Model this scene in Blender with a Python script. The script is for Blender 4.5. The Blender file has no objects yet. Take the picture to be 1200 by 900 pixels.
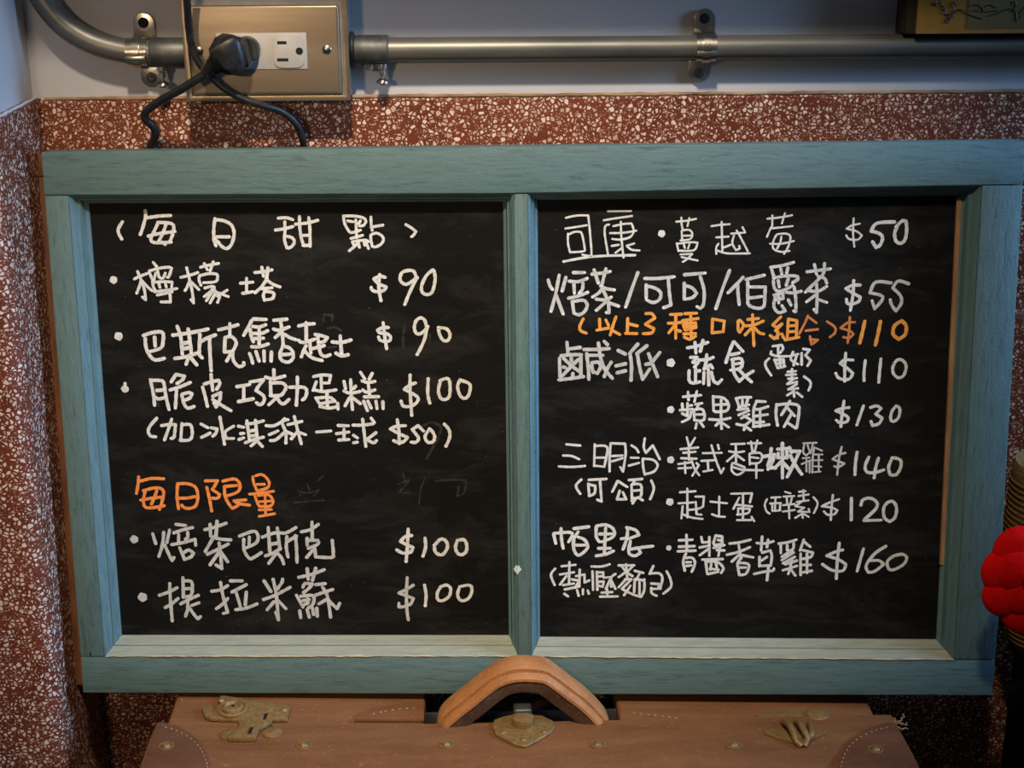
import bpy, bmesh, math, random
from mathutils import Vector, Matrix
from math import sin, cos, radians, pi
random.seed(7)
D = bpy.data
COL = bpy.context.scene.collection
SC = bpy.context.scene

# ------------------------------------------------------------------ camera
CAMZ = 1.04                     # eye height; the suitcase stands on the floor
FPX = 1733.0                    # focal length in pixels of the 1200 px frame
PITCH, YAW, ROLL = radians(18.8327), radians(1.6945), radians(-0.2147)
fwd = Vector((sin(YAW)*cos(PITCH), cos(YAW)*cos(PITCH), -sin(PITCH)))
_r0 = Vector((cos(YAW), -sin(YAW), 0)); _u0 = _r0.cross(fwd)
rgt = _r0*cos(ROLL) + _u0*sin(ROLL); upv = -_r0*sin(ROLL) + _u0*cos(ROLL)
EYE = Vector((0, 0, CAMZ))
cam = D.cameras.new('camera'); co = D.objects.new('camera', cam); COL.objects.link(co)
cam.sensor_width = 36; cam.lens = FPX/1200*36; cam.clip_start = .02
m = Matrix((rgt, upv, -fwd)).transposed().to_4x4(); m.translation = EYE
co.matrix_world = m
SC.camera = co

# ------------------------------------------------------------------ world and light
w = D.worlds.new('room'); SC.world = w; w.use_nodes = True
w.node_tree.nodes['Background'].inputs[0].default_value = (.55, .62, .75, 1)
w.node_tree.nodes['Background'].inputs[1].default_value = .06
def area(name, loc, target, size, power, col, sy=None, spread=180):
    l = D.lights.new(name, 'AREA'); l.energy = power; l.color = col
    l.shape = 'RECTANGLE'; l.size = size; l.size_y = sy or size; l.spread = radians(spread)
    o = D.objects.new(name, l); COL.objects.link(o); o.location = loc
    o.rotation_euler = (Vector(target)-Vector(loc)).to_track_quat('-Z', 'Y').to_euler()
    return o
def spot(name, loc, target, power, col, deg, blend=1.0, r=.05):
    l = D.lights.new(name, 'SPOT'); l.energy = power; l.color = col; l.spot_size = radians(deg); l.spot_blend = blend
    l.shadow_soft_size = r
    o = D.objects.new(name, l); COL.objects.link(o); o.location = loc
    o.rotation_euler = (Vector(target)-Vector(loc)).to_track_quat('-Z', 'Y').to_euler(); return o
spot('ceiling_spot', (-.02, .10, 2.00), (-.01, 1.08, .70), 112, (1, .86, .68), 36, 1.0, .05)
spot('warm_wall_lamp', (-.38, -.10, 1.12), (-.14, 1.15, .64), 13, (1, .72, .45), 44, 1.0, .04)
area('window_light', (1.38, .80, 1.20), (-.30, 1.02, .60), .36, 2.0, (.28, .55, 1), spread=40)
SC.view_settings.view_transform = 'Standard'; SC.view_settings.look = 'None'
SC.view_settings.gamma = 1; SC.view_settings.use_curve_mapping = False
SC.view_settings.exposure = 0.0

# ------------------------------------------------------------------ geometry helpers
def ray(px, py): return (fwd + rgt*((px-600)/FPX) - upv*((py-450)/FPX))
def at(px, py, P, N):
    """point of the plane (P, N) that the photograph shows at pixel px, py"""
    d = ray(px, py); return EYE + d*((P-EYE).dot(N)/d.dot(N))
def atY(px, py, y): return at(px, py, Vector((0, y, 0)), Vector((0, 1, 0)))
def atZ(px, py, z): return at(px, py, Vector((0, 0, z)), Vector((0, 0, 1)))

def link(name, me, mat, parent=None, world=True):
    """mesh in world coordinates -> object under parent (or with its origin at its own base)"""
    o = D.objects.new(name, me); COL.objects.link(o)
    if mat is not None: me.materials.append(mat)
    if parent is not None:
        o.parent = parent
        if world:
            off = wloc(parent)
            me.transform(Matrix.Translation(-off))
    elif world:
        vs = [v.co for v in me.vertices]
        lo = Vector([min(v[i] for v in vs) for i in range(3)]); hi = Vector([max(v[i] for v in vs) for i in range(3)])
        b = Vector(((lo.x+hi.x)/2, (lo.y+hi.y)/2, lo.z))
        me.transform(Matrix.Translation(-b)); o.location = b
    return o
def wloc(o):
    v = Vector((0, 0, 0))
    while o is not None: v = v + Vector(o.location); o = o.parent
    return v
def fin(bm, smooth=0):
    bmesh.ops.recalc_face_normals(bm, faces=bm.faces)
    me = D.meshes.new('m'); bm.to_mesh(me); bm.free()
    if smooth:
        for p in me.polygons: p.use_smooth = True
        if smooth < 180:
            try: me.set_sharp_from_angle(angle=radians(smooth))
            except Exception: pass
    return me
def mk(name, bm, mat, parent=None, smooth=0): return link(name, fin(bm, smooth), mat, parent)
def empty(name, loc, parent=None):
    o = D.objects.new(name, None); COL.objects.link(o); o.empty_display_size = .02
    if parent is not None: o.parent = parent; loc = Vector(loc)-wloc(parent)
    o.location = loc; return o
def tag(o, label=None, cat=None, group=None, kind=None):
    if label: o['label'] = label
    if cat: o['category'] = cat
    if group: o['group'] = group
    if kind: o['kind'] = kind
    return o
def bev(bm, w, seg=2, ang=30):
    es = [e for e in bm.edges if len(e.link_faces) == 2 and e.calc_face_angle(0) > radians(ang)]
    bmesh.ops.bevel(bm, geom=es, offset=w, segments=seg, affect='EDGES', profile=.6)
    return bm
def hexa(front, back):
    """solid between two matching polygons"""
    bm = bmesh.new(); n = len(front)
    a = [bm.verts.new(v) for v in front]; b = [bm.verts.new(v) for v in back]
    bm.faces.new(a); bm.faces.new(b[::-1])
    for i in range(n): bm.faces.new((a[i], b[i], b[(i+1) % n], a[(i+1) % n]))
    return bm
def prism(pts, d, w=0, seg=2):
    d = Vector(d); bm = hexa(pts, [Vector(p)+d for p in pts])
    bmesh.ops.recalc_face_normals(bm, faces=bm.faces)
    if w: bev(bm, w, seg)
    return bm
def box(lo, hi, w=0, seg=2):
    (x0, y0, z0), (x1, y1, z1) = lo, hi
    return prism([Vector((x0, y0, z0)), Vector((x1, y0, z0)), Vector((x1, y0, z1)), Vector((x0, y0, z1))], (0, y1-y0, 0), w, seg)
def basis(t, hint=Vector((0, 0, 1))):
    t = t.normalized()
    if abs(t.dot(hint)) > .95: hint = Vector((1, 0, 0))
    a = t.cross(hint).normalized(); return a, a.cross(t).normalized()
def catmull(P, sub=6, closed=False):
    P = [Vector(p) for p in P]
    if len(P) < 3: return P
    out = []; n = len(P)
    for i in range(n-1):
        p0 = P[max(i-1, 0)]; p1 = P[i]; p2 = P[i+1]; p3 = P[min(i+2, n-1)]
        for k in range(sub):
            t = k/sub
            out.append(.5*((2*p1)+(p2-p0)*t+(2*p0-5*p1+4*p2-p3)*t*t+(3*p1-p0-3*p2+p3)*t**3))
    out.append(P[-1]); return out
def tube(path, r, seg=16, bm=None, cap=True):
    bm = bm or bmesh.new(); path = [Vector(p) for p in path]; n = len(path)
    rr = r if isinstance(r, (list, tuple)) else [r]*n
    rings = []; a = None
    for i, p in enumerate(path):
        t = (path[min(i+1, n-1)]-path[max(i-1, 0)]).normalized()
        if a is None: a, b = basis(t)
        else: a = (a-t*a.dot(t)).normalized(); b = a.cross(t)
        rings.append([bm.verts.new(p+(a*cos(2*pi*k/seg)+b*sin(2*pi*k/seg))*rr[i]) for k in range(seg)])
    for i in range(n-1):
        for k in range(seg):
            bm.faces.new((rings[i][k], rings[i][(k+1) % seg], rings[i+1][(k+1) % seg], rings[i+1][k]))
    if cap: bm.faces.new(rings[0][::-1]); bm.faces.new(rings[-1])
    return bm
def lathe(c, axis, prof, seg=24, bm=None, sq=1.0):
    """prof: (radius, distance along axis)"""
    bm = bm or bmesh.new(); c = Vector(c); ax = Vector(axis).normalized(); a, b = basis(ax)
    rings = []
    for r, h in prof:
        if r < 1e-6: rings.append([bm.verts.new(c+ax*h)])
        else: rings.append([bm.verts.new(c+ax*h+(a*cos(2*pi*k/seg)+b*sin(2*pi*k/seg)*sq)*r) for k in range(seg)])
    for i in range(len(rings)-1):
        A, B = rings[i], rings[i+1]
        for k in range(seg):
            q = [A[k % len(A)], A[(k+1) % len(A)], B[(k+1) % len(B)], B[k % len(B)]]
            u = []
            for v in q:
                if v not in u: u.append(v)
            if len(u) > 2: bm.faces.new(u)
    if len(rings[0]) > 1: bm.faces.new(rings[0][::-1])
    if len(rings[-1]) > 1: bm.faces.new(rings[-1])
    return bm

# ------------------------------------------------------------------ materials
def nm(name):
    mt = D.materials.new(name); mt.use_nodes = True; nt = mt.node_tree
    return mt, nt, nt.nodes['Principled BSDF']
def N(nt, typ, **kw):
    n = nt.nodes.new(typ)
    for k, v in kw.items():
        if k.startswith('i_'):
            key = k[2:]; n.inputs[int(key) if key.isdigit() else key.replace('_', ' ')].default_value = v
        else: setattr(n, k, v)
    return n
def coords(nt, scale=(1, 1, 1), obj=True):
    g = N(nt, 'ShaderNodeNewGeometry'); mp = N(nt, 'ShaderNodeMapping'); mp.inputs['Scale'].default_value = scale
    nt.links.new(g.outputs['Position'], mp.inputs['Vector']); return mp.outputs['Vector']
def noise(nt, vec, scale, detail=4, rough=.6, dist=0):
    n = N(nt, 'ShaderNodeTexNoise'); n.inputs['Scale'].default_value = scale; n.inputs['Detail'].default_value = detail
    n.inputs['Roughness'].default_value = rough; n.inputs['Distortion'].default_value = dist
    nt.links.new(vec, n.inputs['Vector']); return n.outputs['Fac']
def ramp(nt, fac, stops):
    r = N(nt, 'ShaderNodeValToRGB'); nt.links.new(fac, r.inputs[0]); e = r.color_ramp.elements
    while len(e) < len(stops): e.new(.5)
    for k, (p, c) in enumerate(stops):
        e[k].position = p; e[k].color = (c[0], c[1], c[2], 1) if not isinstance(c, (int, float)) else (c, c, c, 1)
    return r.outputs[0]
def mixc(nt, fac, a, b, mode='MIX'):
    n = N(nt, 'ShaderNodeMix', data_type='RGBA', blend_type=mode)
    for s, v in ((n.inputs['Factor'], fac), (n.inputs['A'], a), (n.inputs['B'], b)):
        if isinstance(v, (int, float)): s.default_value = v
        elif isinstance(v, tuple): s.default_value = (v[0], v[1], v[2], 1)
        else: nt.links.new(v, s)
    return n.outputs['Result']
def mathn(nt, op, a, b=0.0):
    n = N(nt, 'ShaderNodeMath', operation=op)
    for s, v in ((n.inputs[0], a), (n.inputs[1], b)):
        if isinstance(v, (int, float)): s.default_value = v
        else: nt.links.new(v, s)
    return n.outputs[0]
def bump(nt, bs, h, strength, dist=.001):
    b = N(nt, 'ShaderNodeBump'); b.inputs['Strength'].default_value = strength; b.inputs['Distance'].default_value = dist
    nt.links.new(h, b.inputs['Height']); nt.links.new(b.outputs[0], bs.inputs['Normal'])
def simple(name, c1, c2, rough=.5, metal=0, scale=60, stretch=(1, 1, 1), bmp=.2, lo=.35, hi=.65, spec=.5, dist=.0006):
    mt, nt, bs = nm(name); v = coords(nt, stretch); f = noise(nt, v, scale)
    nt.links.new(ramp(nt, f, [(lo, c1), (hi, c2)]), bs.inputs['Base Color'])
    bs.inputs['Roughness'].default_value = rough; bs.inputs['Metallic'].default_value = metal
    bs.inputs['Specular IOR Level'].default_value = spec
    if bmp: bump(nt, bs, noise(nt, v, scale*2.3), bmp, dist)
    return mt
def paint_wood(name, stretch, base, dark, worn, dust=0.0):
    mt, nt, bs = nm(name); v = coords(nt, stretch)
    g = noise(nt, v, 330, 6, .7, .6); big = noise(nt, coords(nt), 9, 3)
    c = ramp(nt, g, [(.28, dark), (.47, base), (.75, tuple(x*1.22 for x in base))])
    c = mixc(nt, ramp(nt, big, [(.3, 0.0), (.8, .35)]), c, tuple(x*.8 for x in base))
    sp = noise(nt, coords(nt), 420, 3, .7)
    c = mixc(nt, ramp(nt, sp, [(.70, 0.0), (.76, .8)]), c, worn)
    if dust:
        d = noise(nt, coords(nt, (.10, 1, 1)), 420, 5, .7)
        c = mixc(nt, ramp(nt, d, [(.35, dust*.55), (.68, dust)]), c, (.46, .43, .31))
    nt.links.new(c, bs.inputs['Base Color']); bs.inputs['Roughness'].default_value = .55 + .3*(dust > 0)
    bs.inputs['Specular IOR Level'].default_value = .35
    bump(nt, bs, mathn(nt, 'ADD', g, mathn(nt, 'MULTIPLY', sp, .5)), .45, .0008)
    return mt
TEAL, TDK, TWORN = (.112, .188, .188), (.056, .104, .108), (.34, .35, .30)
M = {}
M['teal_h'] = paint_wood('teal paint rail', (.10, 1, 1), TEAL, TDK, TWORN)
M['teal_v'] = paint_wood('teal paint stile', (1, 1, .10), TEAL, TDK, TWORN)
M['teal_dust'] = paint_wood('dusty teal paint', (.10, 1, 1), TEAL, TDK, TWORN, dust=.72)
M['wood_back'] = simple('bare brown wood', (.11, .036, .013), (.22, .085, .030), .65, 0, 40, (3, 3, .25))
M['wood_raw'] = simple('raw orange wood', (.28, .13, .055), (.48, .25, .11), .7, 0, 60, (2, 2, .3))
def terrazzo():
    mt, nt, bs = nm('red terrazzo'); v = coords(nt)
    nz = N(nt, 'ShaderNodeTexNoise'); nz.inputs['Scale'].default_value = 190; nz.inputs['Detail'].default_value = 2
    nt.links.new(v, nz.inputs['Vector'])
    ofs = N(nt, 'ShaderNodeVectorMath', operation='SCALE'); nt.links.new(nz.outputs['Color'], ofs.inputs[0]); ofs.inputs['Scale'].default_value = .0022
    ad = N(nt, 'ShaderNodeVectorMath', operation='ADD'); nt.links.new(v, ad.inputs[0]); nt.links.new(ofs.outputs[0], ad.inputs[1]); vv = ad.outputs[0]
    def layer(scale, base_t, var):
        e = N(nt, 'ShaderNodeTexVoronoi', feature='DISTANCE_TO_EDGE'); e.inputs['Scale'].default_value = scale; nt.links.new(vv, e.inputs['Vector'])
        f = N(nt, 'ShaderNodeTexVoronoi', feature='F1'); f.inputs['Scale'].default_value = scale; nt.links.new(vv, f.inputs['Vector'])
        s = N(nt, 'ShaderNodeSeparateColor'); nt.links.new(f.outputs['Color'], s.inputs[0])
        th = mathn(nt, 'ADD', mathn(nt, 'MULTIPLY', s.outputs[0], var), base_t)
        mk_ = mathn(nt, 'SUBTRACT', e.outputs['Distance'], th)
        return mathn(nt, 'MULTIPLY', mk_, 22), s.outputs[1], s.outputs[2]
    a, ca, ra = layer(285, .075, .17); b, cb, rb = layer(580, .12, .22)
    hole = mathn(nt, 'GREATER_THAN', ra, .70)
    a = mathn(nt, 'SUBTRACT', a, mathn(nt, 'MULTIPLY', hole, 30)); b = mathn(nt, 'MULTIPLY', b, hole)
    n = N(nt, 'ShaderNodeMath', operation='MAXIMUM', use_clamp=True); nt.links.new(a, n.inputs[0]); nt.links.new(b, n.inputs[1]); mask = n.outputs[0]
    chip = ramp(nt, ca, [(0, (.50, .31, .21)), (.5, (.72, .51, .39)), (1, (.82, .64, .50))])
    mat = ramp(nt, noise(nt, v, 30), [(.3, (.130, .026, .010)), (.7, (.205, .046, .018))])
    c = mixc(nt, mask, mat, chip)
    nt.links.new(c, bs.inputs['Base Color']); bs.inputs['Roughness'].default_value = .5
    bs.inputs['Specular IOR Level'].default_value = .3
    bump(nt, bs, mask, .25, .0005)
    return mt
M['terrazzo'] = terrazzo()
def plaster():
    mt, nt, bs = nm('white wall paint'); v = coords(nt)
    f = noise(nt, v, 6, 5); g = noise(nt, v, 260, 3)
    c = ramp(nt, f, [(.3, (.52, .51, .52)), (.7, (.62, .61, .61))])
    sp = noise(nt, coords(nt, (1, 1, .5)), 70, 4, .8)
    c = mixc(nt, ramp(nt, sp, [(.72, 0.0), (.80, .5)]), c, (.35, .33, .32))
    nt.links.new(c, bs.inputs['Base Color']); bs.inputs['Roughness'].default_value = .6
    bump(nt, bs, mathn(nt, 'ADD', f, mathn(nt, 'MULTIPLY', g, .25)), .3, .001); return mt
M['plaster'] = plaster()
M['joint'] = simple('brown caulk', (.16, .06, .02), (.45, .30, .16), .8, 0, 90, (.3, 1, 1), .5)
def slate():
    mt, nt, bs = nm('chalkboard paint'); v = coords(nt)
    f = noise(nt, v, 7, 6, .6); s = noise(nt, coords(nt, (.5, 1, 1.6)), 26, 6, .7, .5); d = noise(nt, v, 520, 2, .5)
    c = ramp(nt, f, [(.3, (.0050, .0050, .0048)), (.75, (.0085, .0080, .0074))])
    c = mixc(nt, ramp(nt, s, [(.48, 0.0), (.78, .50)]), c, (.048, .045, .040))
    c = mixc(nt, ramp(nt, d, [(.755, 0.0), (.79, .5)]), c, (.22, .2, .18))
    nt.links.new(c, bs.inputs['Base Color']); bs.inputs['Roughness'].default_value = .62
    bs.inputs['Specular IOR Level'].default_value = .12
    bump(nt, bs, s, .08, .0006); return mt
M['slate'] = slate()
def chalk(name, c1, c2):
    mt, nt, bs = nm(name); v = coords(nt); f = noise(nt, v, 240, 5, .7)
    nt.links.new(ramp(nt, f, [(.32, c1), (.62, c2)]), bs.inputs['Base Color'])
    bs.inputs['Roughness'].default_value = .85; bs.inputs['Specular IOR Level'].default_value = .1; return mt
M['W'] = chalk('white chalk ink', (.60, .59, .56), (.82, .81, .78))
M['M'] = chalk('worn white chalk ink', (.46, .45, .42), (.70, .68, .65))
M['E'] = chalk('thick chalk ink', (.84, .83, .80), (.93, .92, .89))
M['Y'] = chalk('amber chalk ink', (.80, .27, .04), (.92, .43, .10))
M['G'] = chalk('thin grey chalk ink', (.42, .41, .39), (.64, .63, .60))
M['O'] = chalk('orange chalk ink', (.80, .20, .045), (.95, .34, .09))
M['P'] = chalk('thin orange chalk ink', (.50, .16, .05), (.70, .26, .09))
M['S'] = chalk('erased chalk smear', (.010, .010, .009), (.045, .043, .039))
M['conduit'] = simple('galvanised steel', (.115, .115, .10), (.20, .19, .165), .42, .55, 50, (.15, 1, 1), .12)
M['coupling'] = simple('dark zinc coupling', (.07, .075, .07), (.14, .14, .13), .5, .7, 70)
M['chrome'] = simple('plated strap steel', (.40, .38, .34), (.62, .58, .50), .28, 1, 90)
M['steel'] = simple('brushed stainless plate', (.30, .225, .150), (.38, .30, .205), .36, .75, 60, (.08, 1, 1), .06)
M['boxpaint'] = simple('grey metal box', (.24, .24, .24), (.33, .32, .31), .5, .5, 60)
M['ivory'] = simple('ivory socket plastic', (.44, .41, .37), (.50, .47, .43), .35, 0, 30, bmp=0)
M['hole'] = simple('black slot', (.004, .004, .004), (.006, .006, .006), .8, 0, 30, bmp=0)
M['rubber'] = simple('black rubber', (.008, .008, .009), (.022, .020, .020), .42, 0, 160, bmp=.25)
def leather(name, a, b, scale=120, rough=.6, streak=(.25, 1, 1)):
    mt, nt, bs = nm(name); v = coords(nt)
    f = noise(nt, coords(nt, streak), 45, 6, .7); p = noise(nt, v, scale*3, 3, .7)
    c = ramp(nt, f, [(.3, a), (.7, b)])
    c = mixc(nt, ramp(nt, p, [(.60, 0.0), (.74, .45)]), c, tuple(min(1, x*2.0+.03) for x in b))
    nt.links.new(c, bs.inputs['Base Color']); bs.inputs['Roughness'].default_value = rough
    bs.inputs['Specular IOR Level'].default_value = .3
    bump(nt, bs, mathn(nt, 'ADD', f, p), .5, .0008); return mt
M['leather'] = leather('brown suitcase leather', (.160, .064, .024), (.260, .112, .044))
M['leather_patch'] = leather('darker patch leather', (.115, .044, .021), (.19, .078, .036))
M['leather_tan'] = leather('tan handle leather', (.38, .145, .048), (.54, .235, .085), streak=(1, 1, 1))
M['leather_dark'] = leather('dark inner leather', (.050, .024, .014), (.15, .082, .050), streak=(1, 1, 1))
M['thread'] = simple('pale thread', (.30, .18, .09), (.44, .29, .16), .8, 0, 200)
M['brass'] = simple('dull dusty brass', (.22, .125, .040), (.34, .205, .075), .5, .3, 320, bmp=.15)
M['red'] = simple('red felt', (.80, .003, .003), (.92, .008, .006), .8, 0, 200, bmp=.2, spec=.05)
M['mustard'] = simple('mustard woven cloth', (.17, .085, .016), (.36, .19, .042), .9, 0, 260, (1, 1, 2.2), .9)
M['blackwood'] = simple('black stained wood', (.004, .004, .004), (.009, .008, .008), .6, 0, 60, (3, 3, .3))
M['gold'] = simple('gold printed card', (.30, .15, .022), (.42, .23, .04), .45, 0, 22, (1, 1, .4), .1)
M['goldshade'] = simple('gold card in painted shade', (.13, .085, .022), (.20, .14, .045), .5, 0, 22, (.3, 1, 2), .1)
M['floor'] = simple('grey floor screed', (.10, .09, .085), (.16, .145, .13), .6, 0, 20)
M['chip'] = simple('pale chipped primer', (.62, .68, .66), (.72, .78, .76), .7, 0, 90)
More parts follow.
